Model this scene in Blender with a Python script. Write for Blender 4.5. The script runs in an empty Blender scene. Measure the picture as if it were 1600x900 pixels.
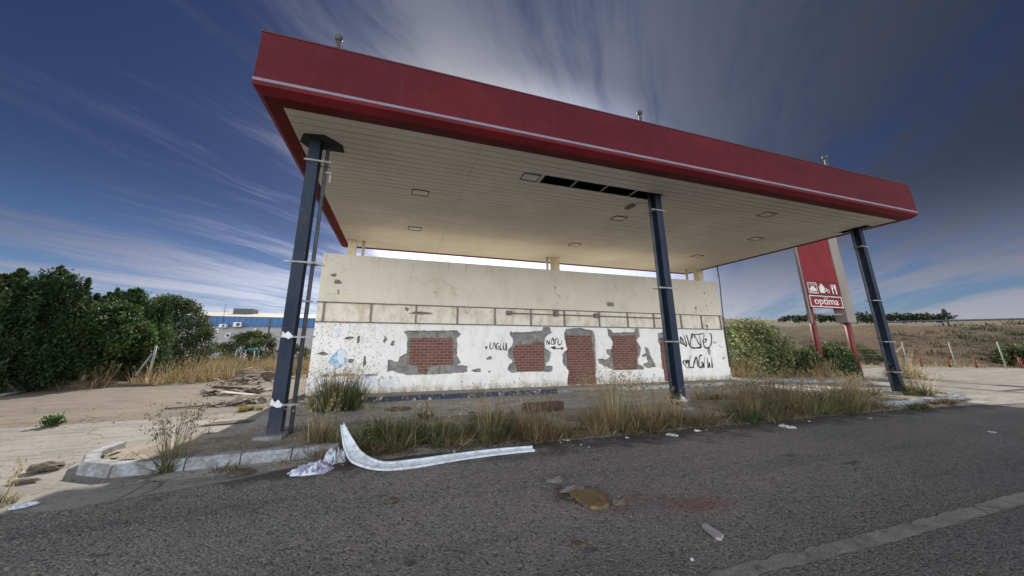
import bpy, math, random
from mathutils import Vector, Matrix, noise
from mathutils.geometry import tessellate_polygon
R = math.radians
rnd = random.Random(7)
S = bpy.context.scene
COL = S.collection

# ------------------------------------------------------------------ camera
TILT = math.atan(116 / 501.); YAW = R(16.9); EYE = 1.62
ct, st, cp, sp = math.cos(TILT), math.sin(TILT), math.cos(YAW), math.sin(YAW)
cam_d = bpy.data.cameras.new('camera'); cam = bpy.data.objects.new('camera', cam_d); COL.objects.link(cam)
cam.location = (0, 0, EYE)
cam.rotation_euler = (R(90) + TILT, 0, -YAW)
cam_d.sensor_width = 36; cam_d.lens = 36 * 501 / 1600.
cam_d.shift_x = 24 / 1600.; cam_d.shift_y = -25 / 1600.
cam_d.clip_start = 0.05; cam_d.clip_end = 6000
S.camera = cam

# survey helpers: turn a sighting from the survey station into a point on the ground / on a wall
def ray(x, y):
    r = (x - 776) / 501.; u = (425 - y) / 501.
    f = ct - u * st
    return (sp * f + cp * r, cp * f - sp * r, st + u * ct)
def G(x, y, z=0.):
    d = ray(x, y); t = (z - EYE) / d[2]; return (d[0] * t, d[1] * t)
def W(x, y, Y):
    d = ray(x, y); t = Y / d[1]; return (d[0] * t, EYE + d[2] * t)

# ------------------------------------------------------------------ render settings
S.render.engine = 'CYCLES'
S.view_settings.view_transform = 'Standard'; S.view_settings.look = 'None'
S.view_settings.gamma = 1; S.view_settings.use_curve_mapping = False
S.view_settings.exposure = 0.68
S.cycles.use_denoising = True
S.cycles.max_bounces = 8; S.cycles.diffuse_bounces = 3; S.cycles.transparent_max_bounces = 8

# ------------------------------------------------------------------ node helper
class NT:
    def __init__(s, tree): s.t = tree; s.n = tree.nodes; s.l = tree.links
    def add(s, typ, ins=None, **kw):
        nd = s.n.new(typ)
        for k, v in kw.items(): setattr(nd, k, v)
        for k, v in (ins or {}).items(): s.set(nd, k, v)
        return nd
    def set(s, nd, k, v):
        sock = nd.inputs[k]
        if isinstance(v, bpy.types.NodeSocket): s.l.new(v, sock)
        elif isinstance(v, (tuple, list)) and len(v) == 3 and sock.type == 'RGBA': sock.default_value = (*v, 1)
        else: sock.default_value = v
    def math(s, op, a, b=0., c=0., clamp=False):
        nd = s.add('ShaderNodeMath', operation=op, use_clamp=clamp)
        s.set(nd, 0, a); s.set(nd, 1, b); s.set(nd, 2, c); return nd.outputs[0]
    def vmath(s, op, a, b=None, out=0, scale=None):
        nd = s.add('ShaderNodeVectorMath', operation=op); s.set(nd, 0, a)
        if b is not None: s.set(nd, 1, b)
        if scale is not None: s.set(nd, 'Scale', scale)
        return nd.outputs[out]
    def mix(s, f, a, b, mode='MIX'):
        nd = s.add('ShaderNodeMix', data_type='RGBA', blend_type=mode)
        s.set(nd, 0, f); s.set(nd, 6, a); s.set(nd, 7, b); return nd.outputs[2]
    def ramp(s, f, lo, hi, a=0., b=1.):
        nd = s.add('ShaderNodeMapRange', interpolation_type='SMOOTHSTEP')
        for k, v in zip(('Value', 'From Min', 'From Max', 'To Min', 'To Max'), (f, lo, hi, a, b)): s.set(nd, k, v)
        return nd.outputs[0]
    def noise(s, vec, scale, detail=4., rough=.55, dist=0., dim='3D'):
        nd = s.add('ShaderNodeTexNoise', noise_dimensions=dim)
        s.set(nd, 'Vector', vec); s.set(nd, 'Scale', scale); s.set(nd, 'Detail', detail); s.set(nd, 'Roughness', rough); s.set(nd, 'Distortion', dist)
        return nd.outputs[0]
    def pos(s): return s.add('ShaderNodeNewGeometry').outputs['Position']
    def obj(s): return s.add('ShaderNodeTexCoord').outputs['Object']
    def scale(s, v, sc, rot=0., loc=(0, 0, 0)):
        nd = s.add('ShaderNodeMapping'); s.set(nd, 'Vector', v); nd.inputs['Scale'].default_value = sc
        nd.inputs['Rotation'].default_value = (0, 0, rot); nd.inputs['Location'].default_value = loc
        return nd.outputs[0]
    def sep(s, v):
        nd = s.add('ShaderNodeSeparateXYZ'); s.set(nd, 0, v); return nd.outputs

def newmat(name):
    m = bpy.data.materials.new(name); m.use_nodes = True
    n = NT(m.node_tree); b = m.node_tree.nodes['Principled BSDF']
    return m, n, b
def bump(n, b, h, strength=.3, dist=.02):
    nd = n.add('ShaderNodeBump'); n.set(nd, 'Height', h); n.set(nd, 'Strength', strength); n.set(nd, 'Distance', dist)
    n.l.new(nd.outputs[0], b.inputs['Normal'])
def simple(name, c1, c2=None, scale=3., rough=.7, bs=0., metal=0., lo=.35, hi=.65, stretch=(1, 1, 1), spec=.5):
    m, n, b = newmat(name)
    v = n.scale(n.pos(), stretch)
    f = n.noise(v, scale, 6, .6)
    n.set(b, 'Base Color', n.mix(n.ramp(f, lo, hi), c1, c2 or tuple(x * .75 for x in c1)))
    n.set(b, 'Roughness', rough); n.set(b, 'Metallic', metal); n.set(b, 'Specular IOR Level', spec)
    if bs: bump(n, b, n.noise(v, scale * 6, 4), bs, .01)
    return m

# ------------------------------------------------------------------ object helpers
def wloc(o):
    v = Vector((0, 0, 0))
    while o: v += o.location; o = o.parent
    return v
def tag(o, label=None, cat=None, group=None, kind=None):
    if label: o['label'] = label
    if cat: o['category'] = cat
    if group: o['group'] = group
    if kind: o['kind'] = kind
    return o
def empty(name, loc, label, cat, group=None):
    o = bpy.data.objects.new(name, None); COL.objects.link(o); o.location = loc
    o.empty_display_size = .1
    return tag(o, label, cat, group)
class MB:
    def __init__(s): s.v = []; s.f = []; s.c = []; s.sm = []
    def add(s, vs, fs, col=None, smooth=False):
        k = len(s.v); s.v += [tuple(p) for p in vs]
        for f in fs: s.f.append(tuple(i + k for i in f)); s.c.append(col); s.sm.append(smooth)
        return s
    def box(s, x0, x1, y0, y1, z0, z1, M=None):
        vs = [Vector((x, y, z)) for z in (z0, z1) for y in (y0, y1) for x in (x0, x1)]
        if M: vs = [M @ v for v in vs]
        return s.add(vs, [(0, 2, 3, 1), (4, 5, 7, 6), (0, 1, 5, 4), (2, 6, 7, 3), (0, 4, 6, 2), (1, 3, 7, 5)])
    def tube(s, pts, r, n=10, caps=True, col=None):
        pts = [Vector(p) for p in pts]; rs = r if isinstance(r, (list, tuple)) else [r] * len(pts)
        vs = []; fs = []
        for i, p in enumerate(pts):
            d = (pts[min(i + 1, len(pts) - 1)] - pts[max(i - 1, 0)]).normalized()
            a = d.cross(Vector((0, 0, 1)) if abs(d.z) < .9 else Vector((0, 1, 0))).normalized(); b = d.cross(a)
            for k in range(n):
                t = 2 * math.pi * k / n; vs.append(p + (a * math.cos(t) + b * math.sin(t)) * rs[i])
        for i in range(len(pts) - 1):
            for k in range(n): fs.append((i * n + k, i * n + (k + 1) % n, (i + 1) * n + (k + 1) % n, (i + 1) * n + k))
        s.add(vs, fs, col, True)
        if caps:
            k0 = len(s.v) - len(vs)
            s.f.append(tuple(k0 + k for k in range(n))[::-1]); s.c.append(col); s.sm.append(False)
            s.f.append(tuple(k0 + len(vs) - n + k for k in range(n))); s.c.append(col); s.sm.append(False)
        return s
    def prism(s, poly, lo, hi, axis='z'):
        """poly in plane, extruded along axis (z: xy poly; y: xz poly)"""
        n = len(poly)
        def P(a, b, h): return (a, b, h) if axis == 'z' else (a, h, b)
        vs = [P(a, b, lo) for a, b in poly] + [P(a, b, hi) for a, b in poly]
        tri = tessellate_polygon([[Vector((a, b, 0)) for a, b in poly]])
        fs = [tuple(t) for t in tri] + [tuple(i + n for i in t)[::-1] for t in tri]
        fs += [(i, (i + 1) % n, n + (i + 1) % n, n + i) for i in range(n)]
        return s.add(vs, fs)
    def build(s, name, mat, parent=None, kind=None, fix=True):
        off = wloc(parent) if parent else Vector((0, 0, 0))
        me = bpy.data.meshes.new(name)
        me.from_pydata([(x - off.x, y - off.y, z - off.z) for x, y, z in s.v], [], s.f)
        if any(c is not None for c in s.c):
            a = me.color_attributes.new('tone', 'FLOAT_COLOR', 'CORNER'); d = []
            for f, c in zip(s.f, s.c):
                c = c or (1, 1, 1)
                d += [c[0], c[1], c[2], 1.] * len(f)
            a.data.foreach_set('color', d)
        me.polygons.foreach_set('use_smooth', s.sm)
        if fix:
            import bmesh
            bm = bmesh.new(); bm.from_mesh(me); bmesh.ops.recalc_face_normals(bm, faces=bm.faces); bm.to_mesh(me); bm.free()
        me.materials.append(mat)
        o = bpy.data.objects.new(name, me); COL.objects.link(o)
        if parent: o.parent = parent
        if kind: o['kind'] = kind
        return o
def recenter(o):
    """move the origin of a single-mesh thing to its base"""
    me = o.data; xs = [v.co for v in me.vertices]
    c = Vector(((min(v.x for v in xs) + max(v.x for v in xs)) / 2, (min(v.y for v in xs) + max(v.y for v in xs)) / 2, min(v.z for v in xs)))
    me.transform(Matrix.Translation(-c)); o.location = c; return o
def copy_tree(o, parent=None):
    c = o.copy(); COL.objects.link(c); c.parent = parent
    for ch in [k for k in o.children]: copy_tree(ch, c)
    return c
def rough(poly, step=.06, amp=.02, seed=1):
    out = []; n = len(poly)
    for i in range(n):
        a, b = Vector(poly[i]), Vector(poly[(i + 1) % n]); m = max(1, int((b - a).length / step))
        for k in range(m):
            p = a.lerp(b, k / m)
            q = noise.noise_vector(Vector((p.x * 9, p.y * 9, seed * 7.3))) * amp
            q2 = noise.noise_vector(Vector((p.x * 31, p.y * 31, seed * 3.3))) * amp * .5
            out.append((p.x + q.x + q2.x, p.y + q.y + q2.y))
    return out
def lump(cx, cy, cz, rx, ry, rz, seed, rot=0, flat=.0, nu=14, nv=8, amp=.25):
    """irregular stone / crumpled shape as (verts, faces)"""
    vs = []; fs = []
    for j in range(nv + 1):
        ph = math.pi * j / nv
        for i in range(nu):
            th = 2 * math.pi * i / nu
            d = Vector((math.sin(ph) * math.cos(th), math.sin(ph) * math.sin(th), math.cos(ph)))
            k = 1 + amp * noise.noise(d * 1.7 + Vector((seed, 0, 0))) * 2 + amp * .5 * noise.noise(d * 5 + Vector((0, seed, 0)))
            x, y, z = d.x * rx * k, d.y * ry * k, max(d.z * rz * k, -rz * flat if flat else -9)
            vs.append((cx + x * math.cos(rot) - y * math.sin(rot), cy + x * math.sin(rot) + y * math.cos(rot), cz + z))
    for j in range(nv):
        for i in range(nu): fs.append((j * nu + i, j * nu + (i + 1) % nu, (j + 1) * nu + (i + 1) % nu, (j + 1) * nu + i))
    return vs, fs

# ------------------------------------------------------------------ world + sun
K_SUN = 1.62; DX_SUN = .16
sun_dir = Vector((DX_SUN, K_SUN, 1)).normalized()
EL = math.asin(sun_dir.z); AZ = math.atan2(sun_dir.x, sun_dir.y)
wd = bpy.data.worlds.new('World'); S.world = wd; wd.use_nodes = True
n = NT(wd.node_tree); bg = wd.node_tree.nodes['Background']
sky = n.add('ShaderNodeTexSky', sky_type='NISHITA', sun_disc=False, sun_elevation=EL, sun_rotation=AZ, altitude=300, air_density=1.0, dust_density=.6, ozone_density=3.0)
D = n.add('ShaderNodeTexCoord').outputs['Generated']
D = n.vmath('NORMALIZE', D)
dx, dy, dz = n.sep(D)
up = n.math('ADD', n.math('MAXIMUM', dz, 0.), .09)
pl = n.add('ShaderNodeCombineXYZ'); n.set(pl, 0, n.math('DIVIDE', dx, up)); n.set(pl, 1, n.math('DIVIDE', dy, up)); pl = pl.outputs[0]
# cloud streets run towards a point right of the wall's centre
SA = YAW + R(27)
rot = n.scale(pl, (1, 1, 1), SA)            # y' = along the streets
warp = n.add('ShaderNodeTexNoise'); n.set(warp, 'Vector', rot); n.set(warp, 'Scale', .9); n.set(warp, 'Detail', 3.)
rw = n.vmath('ADD', rot, n.vmath('SCALE', n.vmath('SUBTRACT', warp.outputs['Color'], (.5, .5, .5)), scale=.38))
s1 = n.noise(n.scale(rw, (1.7, .30, 1), 0, (3.1, 1.7, 0)), 1.0, 10, .66)
s2 = n.noise(n.scale(rw, (6.5, .9, 1), 0, (7.7, 2.2, 0)), 1.3, 9, .68)
s3 = n.noise(n.scale(rot, (.5, .22, 1), 0, (1.9, 4.4, 0)), 1.0, 2, .5)
dens = n.math('ADD', n.math('MULTIPLY', s1, .76), n.math('MULTIPLY', s2, .24))
dens = n.math('ADD', dens, n.math('MULTIPLY', n.math('SUBTRACT', s3, .5), .55))
# nearer the horizon the sheets overlap and thicken; more cover towards the sun and to the right
cs = n.vmath('DOT_PRODUCT', D, tuple(sun_dir), out=1)
sunp = n.math('MAXIMUM', cs, 0.)
glow = n.math('POWER', sunp, 9.)
glow2 = n.math('POWER', sunp, 60.)
right = n.vmath('DOT_PRODUCT', D, (math.cos(YAW), -math.sin(YAW), 0), out=1)
horizon = n.ramp(dz, 0., .42, 1., 0.)
dens = n.math('ADD', dens, n.math('MULTIPLY', glow, .16))
dens = n.math('ADD', dens, n.math('MULTIPLY', n.ramp(right, .0, .6), .07))
dens = n.math('ADD', dens, n.math('MULTIPLY', horizon, .05))
upleft = n.math('MULTIPLY', n.ramp(right, .0, -.45), n.ramp(dz, .12, .34))
dens = n.math('SUBTRACT', dens, n.math('MULTIPLY', upleft, .085))
LD = Vector((math.sin(YAW + R(4)) * math.cos(R(14)), math.cos(YAW + R(4)) * math.cos(R(14)), math.sin(R(14))))
lowsun = n.ramp(n.vmath('DOT_PRODUCT', D, tuple(LD), out=1), .84, .965)
dens = n.math('ADD', dens, n.math('MULTIPLY', lowsun, .20))
cov = n.ramp(dens, .43, .67)
# cloud radiance: dim lilac veil, strong forward scattering round the sun
cb = n.math('MULTIPLY', n.math('ADD', n.math('MULTIPLY', glow, 2.0), n.math('MULTIPLY', glow2, 3.0)), n.ramp(dz, .66, .30, .80, 2.6))
wide = n.math('POWER', sunp, 2.5)
cb = n.math('ADD', cb, n.math('ADD', n.math('MULTIPLY', lowsun, 4.5), n.math('ADD', .20, n.math('MULTIPLY', wide, .80))))
low = n.math('POWER', horizon, 2.2)
cb = n.math('ADD', cb, n.math('MULTIPLY', low, n.math('ADD', 2.1, n.math('MULTIPLY', n.math('POWER', sunp, 4.), 4.))))
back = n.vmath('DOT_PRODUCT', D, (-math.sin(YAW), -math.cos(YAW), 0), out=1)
back_fill = n.ramp(back, .05, .75, 0., 1.)      # unseen sky glow added behind the camera to brighten wall, fascia and foreground
BACK = n.math('MULTIPLY', back_fill, n.ramp(dz, .75, .1, .25, 1.))
cloud = n.mix(n.math('MULTIPLY', glow, .9, clamp=True), (.64, .73, 1.12), (1.0, .95, .88))
cloud = n.mix(n.ramp(dz, .0, .3, .6, 0.), cloud, (1.0, .95, .88))
cloudc = n.vmath('SCALE', cloud, scale=cb)
skyc = n.mix(1., sky.outputs[0], n.mix(horizon, (.095, .105, .155), (.21, .245, .32)), 'MULTIPLY')
thin = n.math('MULTIPLY', n.ramp(dz, .15, .55, .94, .55), 1.)
thin = n.math('MAXIMUM', thin, n.math('ADD', n.ramp(right, -.1, .5, 0., .88), n.math('MULTIPLY', glow, .9)))
mixd = n.mix(n.math('MULTIPLY', cov, thin, clamp=True), skyc, cloudc)
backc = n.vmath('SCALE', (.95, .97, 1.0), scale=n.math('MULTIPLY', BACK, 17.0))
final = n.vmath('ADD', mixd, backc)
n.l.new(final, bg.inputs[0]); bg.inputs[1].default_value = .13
sl = bpy.data.lights.new('sun', 'SUN'); sl.energy = 4.6; sl.angle = R(.6); sl.color = (1.0, .92, .81)
so = bpy.data.objects.new('sun', sl); COL.objects.link(so)
so.rotation_euler = sun_dir.to_track_quat('Z', 'Y').to_euler(); so.location = (0, 0, 30)

# ------------------------------------------------------------------ ground materials
def ground_base(name): return newmat(name)
# asphalt
m_asph, n, b = newmat('asphalt')
p = n.pos()
big = n.noise(p, .35, 5, .6); mid = n.noise(p, 2.2, 6, .65); fine = n.noise(p, 55, 3, .7)
vor = n.add('ShaderNodeTexVoronoi', feature='F1'); n.set(vor, 'Vector', p); n.set(vor, 'Scale', 50.)
stone = vor.outputs['Color']; sr = n.sep(stone)[0]
c = n.mix(n.ramp(big, .35, .65), (.215, .198, .184), (.285, .262, .242))
c = n.mix(n.math('MULTIPLY', n.ramp(mid, .35, .7), .4), c, (.28, .245, .215))
c = n.mix(n.ramp(fine, .30, .62, .55, .0), c, (.040, .038, .040))
stk = n.noise(n.scale(p, (.12, 1.3, 1), .02), 1.2, 6, .65)
c = n.mix(n.ramp(stk, .48, .70, 0., .45), c, (.075, .070, .070))
c = n.mix(n.ramp(stk, .44, .28, 0., .35), c, (.27, .245, .22))
c = n.mix(n.ramp(sr, .82, .97, 0., .55), c, (.40, .37, .34))
c = n.mix(n.ramp(sr, .25, .02, 0., .7), c, (.03, .03, .034))
# paler near the island, darker towards the near side and to the right
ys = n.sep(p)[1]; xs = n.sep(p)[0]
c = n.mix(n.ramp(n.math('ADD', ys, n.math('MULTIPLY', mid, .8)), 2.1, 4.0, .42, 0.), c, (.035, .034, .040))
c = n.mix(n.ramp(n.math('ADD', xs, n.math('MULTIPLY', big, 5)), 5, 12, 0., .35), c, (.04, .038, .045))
# oily dirt along the kerb
c = n.mix(n.math('MULTIPLY', n.ramp(n.math('ADD', ys, n.math('MULTIPLY', n.math('SUBTRACT', mid, .5), 2.2)), 4.75, 5.35), .75), c, (.035, .03, .026))
# cracks
vc = n.add('ShaderNodeTexVoronoi', feature='DISTANCE_TO_EDGE'); n.set(vc, 'Scale', .55)
n.set(vc, 'Vector', n.vmath('ADD', p, n.vmath('SCALE', n.add('ShaderNodeTexNoise', {'Vector': p, 'Scale': 1.6, 'Detail': 6.}).outputs['Color'], scale=.9)))
crack = n.math('MULTIPLY', n.ramp(vc.outputs[0], .006, .0), n.ramp(n.noise(p, .8, 2), .52, .62))
c = n.mix(n.math('MULTIPLY', crack, .85), c, (.015, .014, .014))
def spot(cx, cy, rx, ry, soft=.5, seed=0, ns=3.):
    d = n.vmath('SUBTRACT', p, (cx, cy, 0)); d = n.vmath('MULTIPLY', d, (1 / rx, 1 / ry, 0))
    ln = n.vmath('LENGTH', d, out=1)
    ln = n.math('ADD', ln, n.math('MULTIPLY', n.math('SUBTRACT', n.noise(n.scale(p, (1, 1, 1), 0, (seed, seed, 0)), ns, 6, .7), .5), 1.6))
    return n.ramp(ln, 1., 1. - soft)
x, y = G(1090, 790)
c = n.mix(n.math('MULTIPLY', spot(x, y, .62, .26, .9, 1, 5), .48), c, (.17, .050, .050))
x, y = G(985, 790)
c = n.mix(n.math('MULTIPLY', spot(x, y, .75, .22, .8, 2, 4), .30), c, (.12, .04, .035))
x, y = G(900, 775)
c = n.mix(n.math('MULTIPLY', spot(x, y, .40, .36, .7, 3, 4), .75), c, (.045, .032, .024))
for i, (px, py, rx, ry) in enumerate([(592, 778, .07, .05), (612, 788, .09, .05), (1235, 713, .22, .09), (155, 872, .10, .05), (640, 884, .09, .06), (925, 862, .10, .05), (930, 720, .10, .06), (1160, 693, .12, .05), (1330, 725, .3, .06)]):
    x, y = G(px, py); c = n.mix(n.math('MULTIPLY', spot(x, y, rx, ry, .7, 5 + i, 9), .5), c, (.014, .013, .014))
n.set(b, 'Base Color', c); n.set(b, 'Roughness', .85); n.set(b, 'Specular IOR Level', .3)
h = n.math('ADD', n.math('MULTIPLY', vor.outputs[0], -1.), n.math('MULTIPLY', fine, 1.2))
bump(n, b, n.math('SUBTRACT', h, n.math('MULTIPLY', crack, 2.)), .75, .012)

def dusty(name, ca, cb_, cc, sx=(1, 1, 1), joint=None, fs=40., bs=.4):
    m, n, b = newmat(name); p = n.pos(); q = n.scale(p, sx)
    a = n.noise(q, .5, 6, .6); m2 = n.noise(q, 2.5, 7, .68, .5); f = n.noise(p, fs, 4, .7)
    c = n.mix(n.ramp(a, .35, .65), ca, cb_)
    c = n.mix(n.math('MULTIPLY', n.ramp(m2, .42, .68), .7), c, cc)
    c = n.mix(n.ramp(f, .3, .7, .35, 0.), c, tuple(x * .35 for x in ca))
    vf = n.add('ShaderNodeTexVoronoi'); n.set(vf, 'Vector', p); n.set(vf, 'Scale', 26.)
    sr = n.sep(vf.outputs['Color'])[0]
    c = n.mix(n.ramp(sr, .92, .99, 0., .16), c, tuple(min(1, x * 1.6) for x in cb_))
    c = n.mix(n.ramp(sr, .08, .02, 0., .5), c, tuple(x * .3 for x in ca))
    vc = n.add('ShaderNodeTexVoronoi', feature='DISTANCE_TO_EDGE'); n.set(vc, 'Scale', .38)
    n.set(vc, 'Vector', n.vmath('ADD', p, n.vmath('SCALE', n.add('ShaderNodeTexNoise', {'Vector': p, 'Scale': 1.1, 'Detail': 6.}).outputs['Color'], scale=.9)))
    cr = n.math('MULTIPLY', n.ramp(vc.outputs[0], .010, .0), n.ramp(n.noise(p, .6, 2), .45, .55))
    c = n.mix(n.math('MULTIPLY', cr, .7), c, tuple(x * .22 for x in ca))
    if joint:
        xx, yy, _ = n.sep(p)
        for ax, per, off in joint:
            u = n.math('ABSOLUTE', n.math('SUBTRACT', n.math('FRACT', n.math('ADD', n.math('DIVIDE', xx if ax == 0 else yy, per), off)), .5))
            c = n.mix(n.ramp(u, .022 / per, .008 / per, 0., .65), c, tuple(x * .3 for x in ca))
    n.set(b, 'Base Color', c); n.set(b, 'Roughness', .92); n.set(b, 'Specular IOR Level', .25)
    bump(n, b, n.math('ADD', f, n.math('MULTIPLY', m2, 1.5)), bs, .02)
    return m
m_conc = dusty('concrete', (.24, .228, .21), (.325, .31, .285), (.155, .145, .13), (.35, 1.6, 1), [(0, 4.4, .13), (1, 3.1, .25)], 60, .25)
m_floor = dusty('forecourt_concrete', (.33, .315, .29), (.43, .41, .375), (.20, .185, .165), (.6, 1.2, 1), [(0, 4.45, .29)], 60, .25)
m_dirt = dusty('dirt', (.175, .15, .122), (.24, .208, .168), (.10, .085, .066), (.45, 1.8, 1), None, 22, .8)
m_field = dusty('field', (.26, .20, .115), (.33, .265, .155), (.15, .125, .065), (1, 1, 1), None, 8, .8)
m_soil = dusty('island_soil', (.27, .235, .19), (.36, .325, .27), (.12, .095, .07), (1, 1, 1), None, 30, .8)
m_soil_dark = dusty('bank_soil', (.15, .115, .08), (.21, .165, .12), (.075, .055, .04), (1, 1, 1), None, 30, .8)
m_side = dusty('sidewalk', (.30, .27, .22), (.37, .335, .28), (.18, .16, .135), (.5, 1.5, 1), [(0, 2.6, .4)], 50, .3)
# far hills
m_hill, n, b = newmat('hill'); p = n.pos()
a = n.noise(p, .02, 6, .6); f = n.noise(n.scale(p, (1, 1, 2.)), .35, 6, .7)
c = n.mix(n.ramp(a, .4, .6), (.12, .095, .058), (.095, .085, .048)); c = n.mix(n.ramp(f, .48, .62, 0., .85), c, (.055, .06, .03))
n.set(b, 'Base Color', c); n.set(b, 'Roughness', 1.)
# embankment
m_bank, n, b = newmat('embankment'); p = n.pos()
a = n.noise(n.scale(p, (1, 1, 2.2)), .45, 6, .65); f = n.noise(n.scale(p, (1, 1, 1.5)), 3.2, 6, .7)
c = n.mix(n.ramp(a, .38, .62), (.070, .052, .031), (.088, .068, .037)); c = n.mix(n.ramp(f, .45, .62, 0., .9), c, (.05, .055, .028))
c = n.mix(n.ramp(n.noise(p, .12, 3), .52, .64, 0., .6), c, (.14, .08, .048))
n.set(b, 'Base Color', c); n.set(b, 'Roughness', 1.); bump(n, b, f, .8, .2)

# ------------------------------------------------------------------ ground geometry
def sheet(name, poly, z, mat, step=None):
    mb = MB(); tri = tessellate_polygon([[Vector((a, b_, 0)) for a, b_ in poly]])
    mb.add([(a, b_, z) for a, b_ in poly], [tuple(t) for t in tri]); o = mb.build(name, mat, kind='structure')
    if o.data.polygons[0].normal.z < 0: o.data.flip_normals()
    return o
sheet('ground', [(-1500, -800), (1500, -800), (1500, 2500), (-1500, 2500)], 0, m_field)
sheet('dirt_yard', rough([(-60, 4.5), (60, 4.5), (41.3, 15.2), (38, 18), (20, 19), (-4.5, 19.5), (-8, 18.6), (-12, 17.2), (-14, 16.2), (-60, 13)], .8, .35, 3), .004, m_dirt)
sheet('concrete_apron', rough([(-60, 4.4), (60, 4.4), (44, 13.2), (36, 16.2), (24, 14.5), (20, 11.7), (14, 11.6), (-2.6, 11.7), (-2.7, 10.35), (-3.6, 10.08), (-5.2, 9.82), (-6.7, 9.65), (-8, 9.6), (-60, 9.6)], .5, .12, 4), .008, m_conc)
sheet('forecourt', rough([(-2.9, 5.4), (17.2, 5.4), (17.2, 10.9), (-2.9, 10.9)], .5, .10, 9), .012, m_floor)
sheet('asphalt_road', rough([(-60, -20), (60, -20), (60, 4.9), (18, 5.0), (13, 5.5), (3, 5.5), (-1.2, 5.45), (-1.9, 5.14), (-2.7, 4.93), (-3.05, 4.8), (-3.6, 4.86), (-8, 4.9), (-60, 4.9)], .3, .06, 5), .016, m_asph)
m_line = dusty('worn_road_line', (.23, .215, .20), (.30, .28, .26), (.14, .13, .12), (1, 1, 1), None, 45, .4)
sheet('road_seam', rough([(1.2, 2.12), (2.15, 2.18), (2.56, 2.19), (4.4, 2.17), (6.9, 2.19), (16, 2.2), (16, 2.02), (6.4, 2.04), (4.2, 2.03), (2.63, 2.07), (2.1, 2.04), (1.2, 1.98)], .07, .022, 6), .020, m_line)

# terrain far right: embankment behind the fence, far hill behind it, low ridge behind trees
def strip(name, rows, mat, amp=0., fr=.2, seed=0, sub=4):
    """rows: list of polylines (same length) going up the slope; refined and roughened"""
    m = len(rows[0]); grid = []
    for a, b_ in zip(rows[:-1], rows[1:]):
        for k in range(sub):
            grid.append([Vector(p).lerp(Vector(q), k / sub) for p, q in zip(a, b_)])
    grid.append([Vector(p) for p in rows[-1]])
    fine = []
    for g in grid:
        r = []
        for i in range(m - 1):
            L = max(2, int((g[i + 1] - g[i]).length / 3)) if False else 8
            for k in range(L): r.append(g[i].lerp(g[i + 1], k / L))
        r.append(g[-1]); fine.append(r)
    vs = []; w_ = len(fine[0])
    for j, r in enumerate(fine):
        for p in r:
            k = 0 if j == 0 else 1
            vs.append((p.x, p.y, p.z + k * amp * noise.fractal(Vector((p.x * fr + seed, p.y * fr, 0)), 1., 2., 4)))
    fs = [(j * w_ + i, j * w_ + i + 1, (j + 1) * w_ + i + 1, (j + 1) * w_ + i) for j in range(len(fine) - 1) for i in range(w_ - 1)]
    mb = MB(); mb.add(vs, fs, smooth=True); return mb.build(name, mat, kind='structure', fix=False)
foot = [(40, 90), (41, 62), (41.5, 44), (42.5, 30), (43.5, 21), (45, 15), (48, 9), (52, 0), (58, -14)]
def out(p, d): v = Vector((p[0], p[1])); return v + Vector((.93, .36)).normalized() * d
def bank_row(d, zs): return [(*out(p, d), z) for p, z in zip(foot, zs)]
hz = [4.9, 4.9, 4.9, 4.6, 4.1, 3.7, 3.5, 3.5, 3.5]
strip('embankment', [bank_row(0, [0] * 9), bank_row(3, [.8] * 9), bank_row(8, [h * .72 for h in hz]), bank_row(13, hz), bank_row(26, [h + .1 for h in hz]), bank_row(40, [0.] * 9)], m_bank, .28, .35)
def arc(d0, az, z): return (d0 * math.sin(R(az)), d0 * math.cos(R(az)), z)
azs = [20, 30, 38, 44, 50, 56, 62, 70, 80, 95]
strip('hill', [[arc(110, a, -1) for a in azs], [arc(170, a, h * .6) for a, h in zip(azs, [2, 5, 9, 13.5, 14, 13, 12, 11, 10, 8])], [arc(240, a, h * 1.45) for a, h in zip(azs, [1, 5, 9, 12.6, 13.2, 11.5, 10, 9, 8, 6])], [arc(420, a, -2) for a in azs]], m_hill, .8, .02)

# ------------------------------------------------------------------ kerbs and the column island
m_kerb, n, b = newmat('kerb_paint'); p = n.pos()
f = n.noise(p, 5, 7, .7); g2 = n.noise(p, 22, 4, .7)
c = n.mix(n.ramp(f, .40, .56), (.20, .20, .195), (.33, .355, .395)); c = n.mix(n.ramp(g2, .35, .6, .55, 0.), c, (.14, .125, .11))
n.set(b, 'Base Color', c); n.set(b, 'Roughness', .85); bump(n, b, g2, .5, .012)
m_kerbb, n, b = newmat('kerb_blue_paint'); p = n.pos(); f = n.noise(p, 4, 7, .7); xx = n.sep(p)[0]
f2 = n.math('ADD', f, n.ramp(xx, 6., 10., 0., .16))
c = n.mix(n.ramp(f2, .56, .63), (.035, .048, .085), (.50, .51, .53)); c = n.mix(n.ramp(n.noise(p, 25, 4, .7), .62, .72, 0., .6), c, (.3, .27, .22))
n.set(b, 'Base Color', c); n.set(b, 'Roughness', .8)
m_kerbd = simple('earth_stained_kerb', (.13, .11, .085), (.07, .055, .042), 5, .95, .5)
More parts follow.
